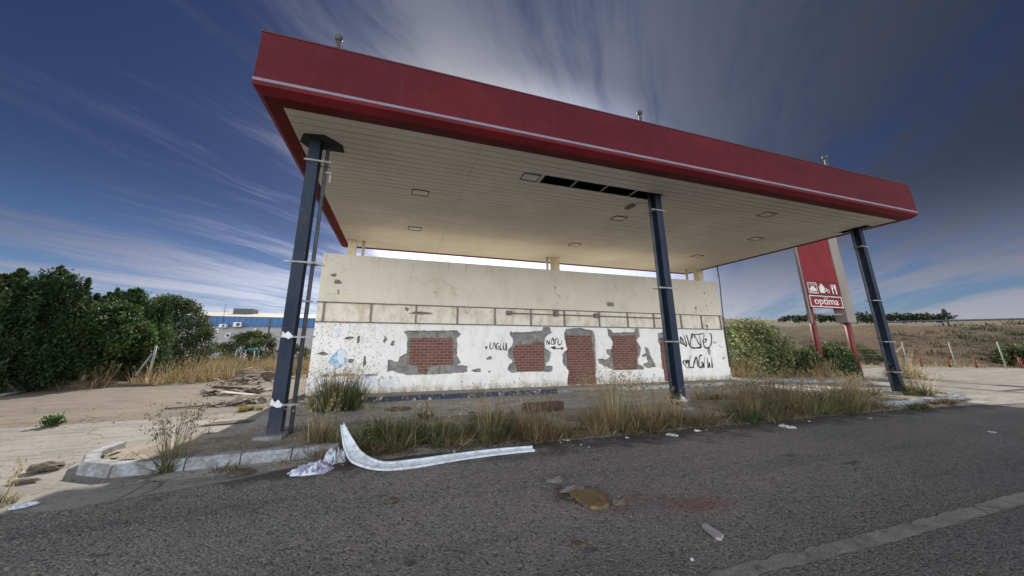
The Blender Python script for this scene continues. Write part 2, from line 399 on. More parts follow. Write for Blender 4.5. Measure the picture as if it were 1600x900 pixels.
def kerb_line(pts, w_=.16, h=.15, seg=.9, mat=m_kerb, name='kerb', inward=1, jit=.012, cham=.035, parent=None):
    """separate kerb stones along a polyline, mortar gaps between; one object: the kerb run"""
    mb = MB(); P = [Vector(q) for q in pts]; r = random.Random(len(pts))
    for a, b_ in zip(P[:-1], P[1:]):
        L = (b_ - a).length; m = max(1, round(L / seg)); d = (b_ - a) / L; nrm = Vector((-d.y, d.x)) * inward
        for k in range(m):
            s0, s1 = k * L / m + .008, (k + 1) * L / m - .008
            q0, q1 = a + d * s0, a + d * s1; o = nrm * r.uniform(-jit, jit); hh = h + r.uniform(-jit, jit) * .8
            prof = [(0, 0), (cham * .3, hh - cham), (cham, hh), (w_, hh), (w_, 0)]
            vs = [(*(q + o + nrm * u), z) for q in (q0, q1) for u, z in prof]; m5 = 5
            fs = [tuple(range(5)), tuple(range(5, 10))] + [(i, (i + 1) % 5, 5 + (i + 1) % 5, 5 + i) for i in range(5)]
            mb.add(vs, fs)
    return mb.build(name, mat, parent, kind='structure')
IF = [(-4.16, 7.0), (-4.12, 6.45), (-3.85, 6.0), (-3.35, 5.72), (-2.6, 5.74), (-.2, 5.84), (8, 5.84), (16.4, 5.84), (17.3, 6.0), (17.85, 6.5), (17.9, 7.0)]
IB = [(17.9, 7.0), (17.5, 7.6), (16.7, 7.9), (10, 7.92), (1, 7.92), (-2.4, 7.9), (-3.6, 7.6), (-4.16, 7.0)]
kerb_line(IF[:5] + [(-.75, 5.82)], .17, .15, .62); kerb_line([(-.7, 5.82), (12.6, 5.84)], .17, .055, .8, m_kerbd)
kerb_line([(12.7, 5.84)] + IF[7:] + IB[1:4], .17, .13, .5)
kerb_line(IB[3:6], .15, .07, 1.1, name='kerb'); 
def inset(poly, d):
    cx = sum(p[0] for p in poly) / len(poly); return [(x + (d if x < 0 else -d) * (1 if abs(x - cx) > 9 else 0), y + (d if y < 6.9 else -d)) for x, y in poly]
isl = inset(IF + IB[1:-1], .15)
tri = None
mb = MB()
# soil surface as a bumpy grid clipped to the island outline
def inside(x, y, poly):
    c = False; j = len(poly) - 1
    for i in range(len(poly)):
        (a, b_), (e, f) = poly[i], poly[j]
        if (b_ > y) != (f > y) and x < (e - a) * (y - b_) / (f - b_) + a: c = not c
        j = i
    return c
st_ = .14; nx = int(22.4 / st_); ny = int(2.3 / st_); idx = {}
for j in range(ny + 1):
    for i in range(nx + 1):
        x, y = -4.3 + i * st_, 5.7 + j * st_
        if inside(x, y, isl):
            e = .10 + .035 * noise.fractal(Vector((x * 1.3, y * 1.3, 2)), 1, 2, 4)
            idx[i, j] = len(mb.v); mb.v.append((x, y, e))
for (i, j), k in list(idx.items()):
    if (i + 1, j) in idx and (i, j + 1) in idx and (i + 1, j + 1) in idx:
        mb.f.append((k, idx[i + 1, j], idx[i + 1, j + 1], idx[i, j + 1])); mb.c.append(None); mb.sm.append(True)
mb.build('island_soil', m_soil, kind='structure', fix=False)
o = sheet('island_base', isl, .085, m_soil)
# sidewalk along the building
YS = 10.78
SW = [(-1.55, YS), (5.6, YS + .05), (6.3, YS + .35), (8.1, YS + .35), (8.7, YS + .02), (17.6, YS - .05), (19.1, YS - .7), (20.6, YS - .2), (21, 12.6), (14, 12.8), (-2.5, 12.8), (-2.5, 11.2)]
mb = MB(); mb.prism([(a, b_) for a, b_ in SW], .013, .135); mb.build('sidewalk', m_side, kind='structure')
kerb_line([(-1.6, YS - .1), (5.5, YS - .05)], .11, .15, 1.0, m_kerbb, 'kerb', 1, .004, .02)
kerb_line([(5.5, YS - .05), (6.3, YS + .24)], .1, .09, .8, m_kerb, 'kerb', 1, .004, .02)
kerb_line([(8.15, YS + .24), (8.7, YS - .06), (13.2, YS - .08)], .11, .145, .7, m_kerbb, 'kerb', 1, .008, .02)
kerb_line([(13.2, YS - .08), (17.6, YS - .16), (19.1, YS - .82), (20.6, YS - .3)], .11, .15, .5, m_kerb, 'kerb', 1, .008, .02)

# ------------------------------------------------------------------ canopy
m_red, n, b = newmat('red_panel'); p = n.pos()
a = n.noise(n.scale(p, (.35, 1, 1)), 1.1, 5, .6); f = n.noise(n.scale(p, (2.6, 1, .35)), 2.2, 7, .7)
c = n.mix(n.ramp(a, .35, .65), (.078, .0080, .0135), (.104, .0105, .018)); c = n.mix(n.ramp(f, .5, .72, 0., .35), c, (.105, .022, .030))
pw = n.math('FRACT', n.math('DIVIDE', n.math('ADD', n.sep(p)[0], 2.66), 2.4325)); pid = n.math('FLOOR', n.math('DIVIDE', n.math('ADD', n.sep(p)[0], 2.66), 2.4325))
wn = n.add('ShaderNodeTexWhiteNoise', noise_dimensions='1D'); n.set(wn, 'W', pid)
c = n.mix(n.math('MULTIPLY', wn.outputs[0], .22), c, (.060, .008, .014))
n.set(b, 'Base Color', c); n.set(b, 'Roughness', .6); n.set(b, 'Specular IOR Level', .12); bump(n, b, n.noise(n.scale(p, (.5, 1, 1)), 1.5, 3), .12, .06)
m_redb = simple('red_border', (.125, .011, .015), (.095, .009, .012), .8, .6, spec=.15)
m_stripe = simple('grey_stripe', (.22, .205, .26), (.19, .175, .23), 2, .6, spec=.2)
m_slat = simple('ceiling_slat_metal', (.62, .595, .53), (.52, .495, .435), .45, .6, 0, 0, .3, .7)
m_void = simple('void_dark', (.02, .022, .03), (.015, .016, .02), 2, .9)
m_zinc = simple('bare_steel', (.36, .36, .35), (.22, .21, .20), 9, .6, .1, .3)
m_navy, n, b = newmat('navy_column_paint'); p = n.pos(); f = n.noise(n.scale(p, (1, 1, .35)), 3, 6, .6); g2 = n.noise(p, 16, 6, .75)
c = n.mix(n.ramp(f, .35, .65), (.017, .026, .048), (.027, .038, .062)); c = n.mix(n.ramp(g2, .62, .72, 0., .7), c, (.20, .20, .20))
c = n.mix(n.ramp(n.noise(n.scale(p, (1, 1, .25)), 7, 5, .7), .62, .70, 0., .8), c, (.10, .045, .025))
zz = n.sep(p)[2]; c = n.mix(n.math('MULTIPLY', n.ramp(zz, .6, .05, 0., .6), n.ramp(f, .3, .7)), c, (.12, .11, .10))
n.set(b, 'Base Color', c); n.set(b, 'Roughness', .6); n.set(b, 'Specular IOR Level', .2)
m_pipe = simple('grey_pipe', (.10, .11, .125), (.07, .075, .09), 6, .6, spec=.2)
m_postc = simple('concrete_post', (.70, .62, .46), (.55, .48, .35), 3, .85, .2)
X0, X1, Y0, Y1 = -2.66, 16.80, 5.62, 15.1
ZS, ZT = 5.90, 7.09
canopy = empty('fuel_station_canopy', (7.07, 10.3, 0), 'large red fuel station canopy with cream slatted ceiling on navy steel columns', 'canopy')
def ring(mb, prof):
    """profile (inset, z) swept round the rectangle with mitred corners"""
    m = len(prof); cs_ = [(X0, Y0, 1, 1), (X1, Y0, -1, 1), (X1, Y1, -1, -1), (X0, Y1, 1, -1)]
    vs = [(x + sx * i, y + sy * i, z) for x, y, sx, sy in cs_ for i, z in prof]
    fs = [(k * m + i, ((k + 1) % 4) * m + i, ((k + 1) % 4) * m + (i + 1) % m, k * m + (i + 1) % m) for k in range(4) for i in range(m)]
    return mb.add(vs, fs)
fas = ring(MB(), [(0, 6.135), (0, ZT), (.05, ZT), (.05, 6.135)])
fascia = fas.build('fascia', m_red, canopy)
m_seam = simple('panel_seam', (.060, .008, .013), (.05, .007, .011), 2, .6)
for k in range(1, 8):
    x = X0 + k * (X1 - X0) / 8; MB().box(x - .004, x + .004, Y0 - .0025, Y0 + .004, 6.14, ZT - .01).build('panel_seam', m_seam, fascia)
ring(MB(), [(-.01, ZT + .002), (-.01, ZT + .03), (.06, ZT + .03), (.06, ZT + .002)]).build('coping', m_seam, fascia)
ring(MB(), [(-.006, 6.075), (-.006, 6.132), (.05, 6.132), (.05, 6.075)]).build('stripe', m_stripe, canopy)
ring(MB(), [(0, 6.072), (.05, 6.072), (.05, 6.0), (.36, 5.93), (.36, ZS), (.12, ZS), (0, 6.0)]).build('border', m_redb, canopy)
MB().box(X0 + .06, X1 - .06, Y0 + .06, Y1 - .06, 7.0, 7.03).build('roof_sheet', m_void, canopy)
# slats: 0.2 m pitch, running along X, interrupted by cross joints, the missing strip and the column openings
mb = MB(); pitch = .2; y = Y0 + .37; yend = Y1 - .37
xs_j = [X0 + .37, 1.50, 7.02, 12.4, X1 - .37]
holes = [(3.36, 6.76, 6.78, 7.17), (6.74, 7.14, 6.78, 7.17), (16.0, 16.39, 6.75, 7.25)]
while y < yend - .01:
    y2 = min(y + pitch, yend)
    for a, b_ in zip(xs_j[:-1], xs_j[1:]):
        segs = [(a + .004, b_ - .004)]
        for hx0, hx1, hy0, hy1 in holes:
            if y + .02 < hy1 and y2 - .02 > hy0:
                ns = []
                for s0, s1 in segs:
                    if hx1 <= s0 or hx0 >= s1: ns.append((s0, s1)); continue
                    if hx0 > s0: ns.append((s0, hx0))
                    if hx1 < s1: ns.append((hx1, s1))
                segs = ns
        for s0, s1 in segs:
            sg = rnd.uniform(-.002, .002)
            mb.box(s0, s1, y + .008, y2 - .008, ZS + .004 + sg, ZS + .02 + sg)
    y += pitch
ceil = mb.build('ceiling', m_slat, canopy)
for x in (3.36, 4.32, 5.28, 6.24): MB().box(x, x + .045, 6.62, 7.45, ZS + .03, ZS + .07).build('ceiling_batten', m_zinc, ceil)
# near-black hexagonal plate under the slats, painted as the darkness of a column hole
hexp = [(-2.27, 7.02), (-2.12, 6.70), (-1.72, 6.64), (-1.42, 6.92), (-1.42, 7.20), (-2.15, 7.22)]
MB().prism(hexp, ZS - .012, ZS + .002).build('dark_hole_plate', m_void, canopy)
# recessed ceiling lights
m_lens = simple('light_lens', (.62, .60, .54), (.50, .48, .42), 5, .35)
m_frame = simple('light_frame', (.10, .10, .095), (.07, .07, .065), 5, .6)
LP = [(.36, 8.69), (.36, 11.69), (3.04, 6.98), (7.01, 8.64), (7.07, 11.67), (11.51, 6.93), (13.75, 8.84), (13.7, 11.55), (7.34 + .3, 7.72)]
for i, (x, y) in enumerate(LP[:-1]):
    a, d = .24, .17
    mb = MB()
    for q in ((x - a, x + a, y - d, y - d + .025), (x - a, x + a, y + d - .025, y + d), (x - a, x - a + .025, y - d + .026, y + d - .026), (x + a - .025, x + a, y - d + .026, y + d - .026)):
        mb.box(*q, ZS - .018, ZS + .001)
    fr = mb.build('ceiling_light', m_frame, canopy)
    MB().box(x - a + .028, x + a - .028, y - d + .028, y + d - .028, ZS - .008, ZS + .001).build('lens', m_lens, fr)
# hanging lamp tray by the middle column
fr = MB().box(6.62, 6.80, 7.55, 7.85, ZS - .05, ZS - .02, ).build('ceiling_light', m_frame, canopy)
# columns
COLX = [-1.93, 6.97, 16.22]; CY_ = 6.95
m_rag = simple('white_rag', (.75, .75, .76), (.55, .56, .6), 8, .9)
m_plinth = simple('concrete_plinth', (.24, .25, .27), (.15, .15, .15), 4, .9, .3)
for ci, cx in enumerate(COLX):
    w2, d2, t = .105, .11, .014
    mb = MB(); zb = .08
    mb.box(cx - w2, cx + w2, CY_ - d2, CY_ - d2 + t, zb, ZS + .3)
    mb.box(cx - w2, cx + w2, CY_ + d2 - t, CY_ + d2, zb, ZS + .3)
    mb.box(cx - .008, cx + .008, CY_ - d2 + t + .001, CY_ + d2 - t - .001, zb, ZS + .3)
    colo = mb.build('column', m_navy, canopy)
    sgn = 1 if ci == 0 else -1
    px_, py_ = cx + (.215 if sgn > 0 else -.15), CY_ + .08
    MB().tube([(px_, py_, .1), (px_, py_, ZS + .2)], .038, 12).build('drainpipe', m_pipe, colo)
    zs = [(.60, 1.77, 3.19, 5.38), (.28, 1.72, 3.14, 5.4), (.75, 1.75, 3.17, 5.16)][ci]
    for k, z in enumerate(zs):
        mb = MB(); e = .13 if k in (1, 2) else .05
        l, r_ = (cx - w2 - e, px_ + .09 + e) if sgn > 0 else (px_ - .09 - e, cx + w2 + e)
        mb.box(l, r_, CY_ - d2 - .022, CY_ - d2 - .004, z, z + .035)
        mb.box(l + .02, r_ - .02, CY_ + d2 + .004, CY_ + d2 + .02, z + .01, z + .045)
        for bx in (cx - w2 - .02, px_ + sgn * .07):
            mb.tube([(bx, CY_ - d2 - .04, z + .02), (bx, CY_ + d2 + .04, z + .025)], .009, 6)
        mb.build('clamp', m_zinc, colo)
    if ci == 0:
        MB().box(px_ - .08, px_ + .1, CY_ - .02, CY_ + .01, 2.45, 2.48).build('clamp', m_zinc, colo)
        mb = MB()
        mb.box(px_ + .04, px_ + .16, CY_ - .05, CY_ - .03, 5.18, 5.21); mb.box(px_ + .12, px_ + .15, CY_ - .045, CY_ - .035, 4.98, 5.2)
        mb.build('clamp', m_zinc, colo)
    for k, z in enumerate(zs[:2]):
        if ci == 2 or (ci == 1 and k == 1): continue
        pts = []; base = cx - .10 + .02 * k
        poly = rough([(base, z + .02), (base + .02, z + .14), (base + .06, z + .07), (base + .10, z + .11), (base + .16, z + .05), (base + .20, z + .02), (base + .12, z - .02)], .02, .02, ci + k)
        MB().prism(poly, CY_ - d2 - .036, CY_ - d2 - .026, 'y').build('torn_wrap', m_rag, colo)
    pb = MB(); pb.prism(rough([(cx - .25, 6.70), (cx + .20, 6.68), (cx + .22, 7.2), (cx - .23, 7.2)], .1, .03, ci), .02, .15)
    pb.build('plinth', m_plinth, colo)
# rear concrete posts rising behind the kiosk's front parapet, with their downpipes
for i, (a, b_) in enumerate(((-2.17, -1.88), (7.06, 7.42), (16.2, 16.6))):
    po = MB().box(a, b_, 13.75, 14.05, 0, ZS + .1).build('rear_post', m_postc, canopy)
    q = (-1.6, 6.83, 15.53)[i]
    MB().tube([(q, 13.9, 0 if i == 2 else 3.5), (q, 13.9, ZS + .1)], .06, 8).build('downpipe', m_postc, po)
# vents standing on the roof
m_vent = simple('vent_pipe_metal', (.09, .085, .085), (.06, .055, .05), 8, .6)
for x, zt in zip((-1.93, 7.2, 16.9), (8.95, 8.87, 8.78)):
    px_ = {-1.93: 530, 7.2: 1000, 16.9: 1290}[x]; tx, tz = W(px_, {530: 58, 1000: 181, 1290: 250}[px_], 7.2)
    tz += (0 if x < 0 else .16)
    v = MB().tube([(tx, 7.2, 7.0), (tx, 7.2, tz - .12)], .05, 10).build('vent_pipe', m_vent, canopy)
    MB().tube([(tx, 7.2, tz - .13), (tx, 7.2, tz - .04), (tx, 7.2, tz)], [.06, .09, .085], 12).build('vent_cap', m_vent, v)
# cable hanging from the right edge down behind the kiosk
MB().tube([(16.72, 12.95, 5.92), (16.70, 12.95, 5.0), (16.62, 12.95, 4.0), (16.55, 12.95, 3.0), (16.5, 12.95, .13)], .028, 8).build('hanging_cable', m_vent, canopy)

# ------------------------------------------------------------------ kiosk
YW = 11.70; KX0, KX1 = -2.57, 14.84; ZB = .135
m_plast, n, b = newmat('white_plaster'); p = n.pos(); xx, yy, zz = n.sep(p)
a = n.noise(p, .7, 5, .6); f = n.noise(n.scale(p, (1, 1, .45)), 3.2, 8, .72); g2 = n.noise(p, 14, 6, .72); sp_ = n.noise(p, 38, 3, .8)
c = n.mix(n.ramp(a, .35, .65), (.80, .79, .76), (.86, .85, .82))
c = n.mix(n.ramp(f, .48, .70, 0., .6), c, (.60, .54, .43))
c = n.mix(n.ramp(n.noise(p, 1.7, 9, .78), .56, .66, 0., .45), c, (.52, .50, .48))
left = n.ramp(xx, 1.8, -1.5)
peel = n.math('ADD', g2, n.math('MULTIPLY', left, .10))
c = n.mix(n.ramp(peel, .66, .69, 0., .85), c, (.36, .33, .29))
pl2 = n.math('ADD', n.noise(p, 5.5, 8, .75), n.math('MULTIPLY', n.math('MULTIPLY', left, n.ramp(zz, 1.3, .6)), .15))
c = n.mix(n.ramp(pl2, .665, .70, 0., .9), c, (.30, .31, .35))
c = n.mix(n.ramp(sp_, .76, .80, 0., .8), c, (.12, .11, .10))
c = n.mix(n.math('MULTIPLY', n.ramp(zz, .42, .14), n.ramp(f, .35, .6)), c, (.42, .37, .29))
# rust and rain streaks under the upper ledge
stq = n.noise(n.scale(p, (7, 1, .35)), 2., 5, .6)
c = n.mix(n.math('MULTIPLY', n.ramp(stq, .55, .75), n.ramp(zz, 1.9, 2.45, 0., .55)), c, (.40, .33, .23))
n.set(b, 'Base Color', c); n.set(b, 'Roughness', .9); bump(n, b, n.math('ADD', g2, n.math('MULTIPLY', sp_, .4)), .35, .012)
m_cream, n, b = newmat('cream_plaster'); p = n.pos(); xx, yy, zz = n.sep(p)
a = n.noise(p, .6, 5, .6); f = n.noise(n.scale(p, (1, 1, .4)), 2.6, 8, .7); sp_ = n.noise(p, 20, 6, .72)
c = n.mix(n.ramp(a, .35, .65), (.65, .595, .48), (.70, .65, .54)); c = n.mix(n.ramp(f, .5, .75, 0., .5), c, (.50, .42, .29))
stq = n.noise(n.scale(p, (9, 1, .3)), 2., 5, .6)
c = n.mix(n.math('MULTIPLY', n.ramp(stq, .55, .72), n.ramp(zz, 4.1, 4.7, 0., .55)), c, (.30, .25, .18))
c = n.mix(n.ramp(sp_, .70, .74, 0., .85), c, (.22, .18, .13))
vc = n.add('ShaderNodeTexVoronoi', feature='DISTANCE_TO_EDGE'); n.set(vc, 'Scale', .45)
n.set(vc, 'Vector', n.vmath('ADD', p, n.vmath('SCALE', n.add('ShaderNodeTexNoise', {'Vector': p, 'Scale': 2., 'Detail': 6.}).outputs['Color'], scale=.8)))
c = n.mix(n.math('MULTIPLY', n.ramp(vc.outputs[0], .006, 0.), n.ramp(n.noise(p, .7, 2), .5, .58, 0., .7)), c, (.2, .17, .12))
n.set(b, 'Base Color', c); n.set(b, 'Roughness', .9); bump(n, b, sp_, .25, .01)
m_band, n, b = newmat('band_plaster'); p = n.pos()
f = n.noise(n.scale(p, (1, 1, .5)), 3, 8, .7); sp_ = n.noise(p, 16, 6, .75)
c = n.mix(n.ramp(f, .42, .66), (.74, .70, .60), (.56, .47, .34)); c = n.mix(n.ramp(sp_, .65, .70, 0., .85), c, (.25, .21, .17))
n.set(b, 'Base Color', c); n.set(b, 'Roughness', .9); bump(n, b, sp_, .3, .01)
m_mort, n, b = newmat('cement_render'); p = n.pos(); f = n.noise(p, 6, 7, .7); g2 = n.noise(p, 30, 4, .7)
c = n.mix(n.ramp(f, .35, .65), (.15, .15, .14), (.31, .30, .265)); c = n.mix(n.ramp(n.noise(p, 1.4, 3), .5, .6, 0., .5), c, (.20, .20, .215))
n.set(b, 'Base Color', c); n.set(b, 'Roughness', .95); bump(n, b, n.math('ADD', f, n.math('MULTIPLY', g2, .5)), .7, .02)
m_brick, n, b = newmat('red_brick'); p = n.pos(); xx, yy, zz = n.sep(p)
bt = n.add('ShaderNodeTexBrick', offset=.5); cv = n.add('ShaderNodeCombineXYZ'); n.set(cv, 0, xx); n.set(cv, 1, zz)
wv = n.vmath('ADD', cv.outputs[0], n.vmath('SCALE', n.add('ShaderNodeTexNoise', {'Vector': p, 'Scale': 4., 'Detail': 3.}).outputs['Color'], scale=.018))
for k, v in {'Vector': wv, 'Color1': (.135, .052, .038), 'Color2': (.195, .082, .058), 'Mortar': (.30, .235, .195), 'Scale': 1., 'Mortar Size': .008, 'Mortar Smooth': .2, 'Bias': -.1, 'Brick Width': .27, 'Row Height': .098}.items(): n.set(bt, k, v)
f = n.noise(p, 9, 6, .7); c = n.mix(n.ramp(f, .5, .7, 0., .5), bt.outputs[0], (.14, .06, .05)); c = n.mix(n.ramp(n.noise(p, 2.5, 4), .56, .7, 0., .35), c, (.24, .17, .14))
n.set(b, 'Base Color', c); n.set(b, 'Roughness', .9); bump(n, b, n.math('ADD', n.math('MULTIPLY', bt.outputs[1], -1.), n.math('MULTIPLY', f, .4)), .7, .012)
m_ink = simple('black_spray_paint', (.015, .015, .018), (.03, .03, .035), 20, .6)
m_blue = simple('pale_blue_paint', (.22, .42, .62), (.52, .63, .72), 7, .85, 0, 0, .45, .55)
m_pale = simple('pale_lilac_paint', (.62, .68, .78), (.70, .73, .78), 6, .85)
m_stud = simple('weathered_steel', (.23, .21, .185), (.15, .13, .11), 12, .7)
m_dirtp = simple('grimy_plaster', (.22, .20, .19), (.13, .11, .10), 12, .95, .3)

kiosk = empty('abandoned_kiosk', (6.1, 14, 0), 'long cream and white kiosk under the canopy with bricked-up windows and peeling plaster', 'building')
mb = MB().box(KX0, KX1, YW + .075, YW + .30, ZB - .1, 3.05)
mb.box(KX0, KX0 + .25, YW + .301, 17.5, 0.02, 3.9); mb.box(KX1 - .25, KX1, YW + .301, 17.5, .02, 3.9); mb.box(KX0 + .251, KX1 - .251, 17.25, 17.5, .02, 3.9)
core = mb.build('wall', m_mort, kiosk)
MB().box(KX0 + .26, KX1 - .26, YW + .31, 17.24, 3.5, 3.7).build('roof', simple('pale_bounce_roof', (.62, .57, .48), (.52, .48, .40), .6, .8), kiosk)  # roof out of view, made pale to bounce sunlight onto the canopy ceiling
MB().box(KX0, KX1, YW - .02, YW + .28, 3.055, 4.70).build('parapet', m_cream, kiosk)
MB().box(KX0, KX1, YW - .002, YW + .074, 2.42, 3.03).build('sign_band', m_band, kiosk)
mb = MB(); mb.box(KX0 - .02, KX1 + .02, YW - .07, YW + .05, 3.031, 3.055)
mb.box(KX0 - .01, KX1 + .01, YW - .05, YW + .03, 2.385, 2.418)
mb.build('ledge', m_stud, kiosk)

def z6(pts): return [W(480 + x / 4.433, 480 + y / 4.433, YW) for x, y in pts]
def z8(pts): return [W(800 + x / 4.433, 500 + y / 4.433, YW) for x, y in pts]
H1 = z6([(670, 172), (700, 160), (860, 163), (1040, 160), (1066, 185), (1040, 215), (1040, 330), (1065, 385), (1040, 400), (1112, 405), (1108, 450), (1040, 456), (1000, 460), (860, 468), (680, 470), (640, 455), (590, 440), (552, 450), (560, 362), (630, 380), (640, 345), (690, 320), (695, 200)])
H2 = z8([(-15, 82), (30, 85), (215, 75), (215, 45), (262, 50), (278, 90), (232, 120), (228, 195), (275, 225), (262, 280), (238, 298), (236, 315), (285, 320), (285, 350), (262, 375), (230, 358), (30, 362), (28, 378), (0, 370), (-30, 345), (-20, 310), (5, 290), (-30, 250), (-22, 200), (5, 170), (5, 130), (-15, 100)])
HD = z8([(375, 62), (470, 55), (560, 72), (578, 110), (578, 185), (586, 300), (582, 380), (592, 445), (592, 458), (395, 466), (383, 440), (393, 350), (350, 300), (350, 240), (383, 200), (362, 130), (360, 90)])
H3 = z8([(660, 55), (690, 72), (700, 88), (845, 85), (845, 60), (878, 58), (888, 110), (866, 140), (895, 190), (890, 240), (874, 270), (877, 310), (915, 325), (915, 365), (895, 375), (870, 348), (710, 350), (690, 340), (600, 300), (592, 265), (650, 275), (680, 250), (655, 230), (655, 205), (690, 200), (698, 150), (668, 105)])
HE = z8([(1010, 90), (1060, 85), (1150, 88), (1165, 428), (1165, 440), (1048, 442), (1038, 300), (1025, 180), (1012, 150)])
HC = z8([(920, 185), (945, 200), (965, 250), (1000, 325), (965, 332), (930, 330), (905, 310), (940, 290), (930, 250), (905, 262), (898, 245), (925, 225)])
def clampz(poly, zmin=.15, zmax=2.36): return [(x, min(max(z, zmin), zmax)) for x, z in poly]
holes = [rough(clampz(h), .05, .028, 10 + i) for i, h in enumerate((H1, H2, HD, H3, HE, HC))]
holes = [[(x, min(max(z, .145 if i in (2, 4) else .2), 2.375)) for x, z in h] for i, h in enumerate(holes)]
def blob(cx, cz, rx, rz, seed, k=12):
    o = []
    for i in range(k):
        t = 2 * math.pi * i / k; q = 1 + .9 * noise.noise(Vector((math.cos(t) * 1.3, math.sin(t) * 1.3, seed * 5.1)))
        o.append((cx + rx * q * math.cos(t), cz + rz * q * math.sin(t)))
    return o
chips6 = [(1180, 440, 36, 10), (1262, 447, 12, 5), (355, 225, 9, 20), (540, 225, 10, 20), (592, 252, 14, 18), (105, 322, 22, 12), (290, 215, 28, 8), (1262, 352, 20, 12), (1430, 140, 22, 9), (345, 590, 10, 8), (440, 470, 40, 7), (240, 470, 60, 9), (130, 475, 20, 8), (395, 380, 7, 30), (300, 375, 12, 14)]
chips8 = [(1250, 120, 10, 12), (1440, 180, 7, 10), (1365, 225, 22, 28), (1440, 345, 9, 12), (1465, 265, 18, 8), (1255, 412, 10, 8), (1410, 370, 6, 5), (100, 385, 4, 6), (190, 385, 4, 8), (665, 420, 5, 7), (1350, 385, 5, 5), (650, 380, 5, 16), (1400, 155, 6, 10), (1340, 60, 8, 14), (1455, 190, 6, 6)]
for i, (x, y, a, b_) in enumerate(chips6 + chips8):
    base, Z = (480, 480) if i < len(chips6) else (800, 500), 4.433
    cx, cz = W(base[0] + x / Z, base[1] + y / Z, YW); rx = a / Z * YW / 480; rz = b_ / Z * YW / 480
    h = blob(cx, cz, rx, rz, i)
    ok = all(not inside(px_, pz_, H) for px_, pz_ in h for H in holes) and all(.2 < pz_ < 2.36 for _, pz_ in h) and all(not inside(px_, pz_, h) for H in holes for px_, pz_ in H)
    if ok: holes.append(h)
outer = [(KX0, .14), (KX1, .14), (KX1, 2.38), (KX0, 2.38)]
def skin(outer, holes, yf, yb, name, mat, parent):
    loops = [outer] + holes; flat = [q for l in loops for q in l]; N = len(flat)
    tri = tessellate_polygon([[Vector((a, b_, 0)) for a, b_ in l] for l in loops])
    mb = MB(); vs = [(a, yf, b_) for a, b_ in flat] + [(a, yb, b_) for a, b_ in flat]; fs = [tuple(t) for t in tri]
    k = 0
    for l in loops:
        m = len(l); fs += [(k + i, k + (i + 1) % m, N + k + (i + 1) % m, N + k + i) for i in range(m)]; k += m
    mb.add(vs, fs); return mb.build(name, mat, parent, fix=False)
skin(outer, holes, YW, YW + .074, 'plaster', m_plast, kiosk)
# base course, proud of the wall, broken by the two doors
hd0 = min(x for x, z in holes[2]) + .12; hd1 = max(x for x, z in holes[2]) + .02; he0 = min(x for x, z in holes[4]) + .1; he1 = max(x for x, z in holes[4])
for a, b_ in ((KX0 - .015, hd0), (hd1, he0), (he1, KX1 + .015)):
    top = rough([(a, .14), (b_, .14), (b_, .66), (a, .66)], .12, .008, a)
    mb = MB(); mb.prism(top, YW - .028, YW - .002, 'y'); mb.build('base_course', m_plast, kiosk)
# brick infills
def bricks(name, poly, seed, parent=kiosk):
    return MB().prism(rough(poly, .05, .014, seed), YW + .045, YW + .073, 'y').build(name, m_brick, parent)
w1 = z6([(722, 212), (1008, 214), (1012, 392), (850, 405), (820, 455), (770, 455), (765, 410), (705, 395)]); bricks('bricked_up_window', w1, 1)
w2 = z8([(30, 172), (150, 168), (150, 150), (222, 152), (230, 350), (38, 355), (15, 240), (15, 200)]); bricks('bricked_up_window', w2, 2)
w3 = z8([(702, 106), (862, 106), (872, 190), (870, 340), (714, 346), (705, 260), (690, 190)]); bricks('bricked_up_window', w3, 3)
bd = z8([(378, 106), (552, 108), (562, 190), (580, 300), (580, 400), (580, 460), (398, 466), (390, 300)]); bricks('bricked_up_door', clampz(bd, .145), 4)
be = z8([(1014, 150), (1060, 118), (1150, 120), (1165, 440), (1050, 446), (1035, 300)]); bricks('bricked_up_door', clampz(be, .145), 5)
mb = MB().prism(rough(z6([(720, 418), (760, 405), (765, 455), (715, 460)]), .05, .02, 8), YW + .004, YW + .02, 'y')
# frame studs of the removed sign on the band
for x in (-2.36, -.91, .58, 2.05, 3.48, 4.95, 6.41, 8.04, 9.45, 10.83, 12.34, 13.56, 14.72):
    MB().box(x - .028, x + .028, YW - .045, YW - .004, 2.42, 3.028).build('bracket', m_stud, kiosk)
pp = MB().tube([(4.02, YW - .075, 2.86), (11.2, YW - .075, 2.84)], .018, 8).build('conduit', m_stud, kiosk)
for x, z, a, hh in ((4.04, 2.87, .11, .07), (6.02, 2.92, .09, .13), (7.87, 2.87, .10, .08)):
    MB().box(x - a, x + a, YW - .13, YW - .003, z - hh, z + hh).build('junction_box', m_dirtp, pp)
def patch(name, poly, mat, y=YW, t=.004, seed=1, parent=kiosk, amp=.015): return MB().prism(rough(poly, .04, amp, seed), y - t, y - .0005, 'y').build(name, mat, parent)
patch('paint_patch', z6([(145, 380), (160, 345), (200, 310), (215, 292), (268, 296), (275, 320), (262, 345), (285, 360), (262, 395), (235, 415), (205, 430), (180, 400)]), m_blue, seed=5)
patch('paint_patch', z6([(212, 300), (262, 298), (268, 330), (255, 350), (258, 380), (225, 390), (208, 350)]), m_pale, y=YW - .0045, seed=6)
patch('paint_patch', z6([(180, 150), (235, 145), (240, 170), (215, 190), (185, 170)]), m_pale, seed=7)
for i, q in enumerate(([(350, 490), (380, 485), (375, 540), (345, 545)], [(500, 520), (590, 500), (600, 540), (530, 548)], [(210, 500), (300, 495), (280, 545), (220, 540)], [(400, 500), (480, 490), (470, 530), (410, 530)])):
    patch('paint_patch', z6(q), m_pale, y=YW - .029, seed=8 + i, amp=.05)
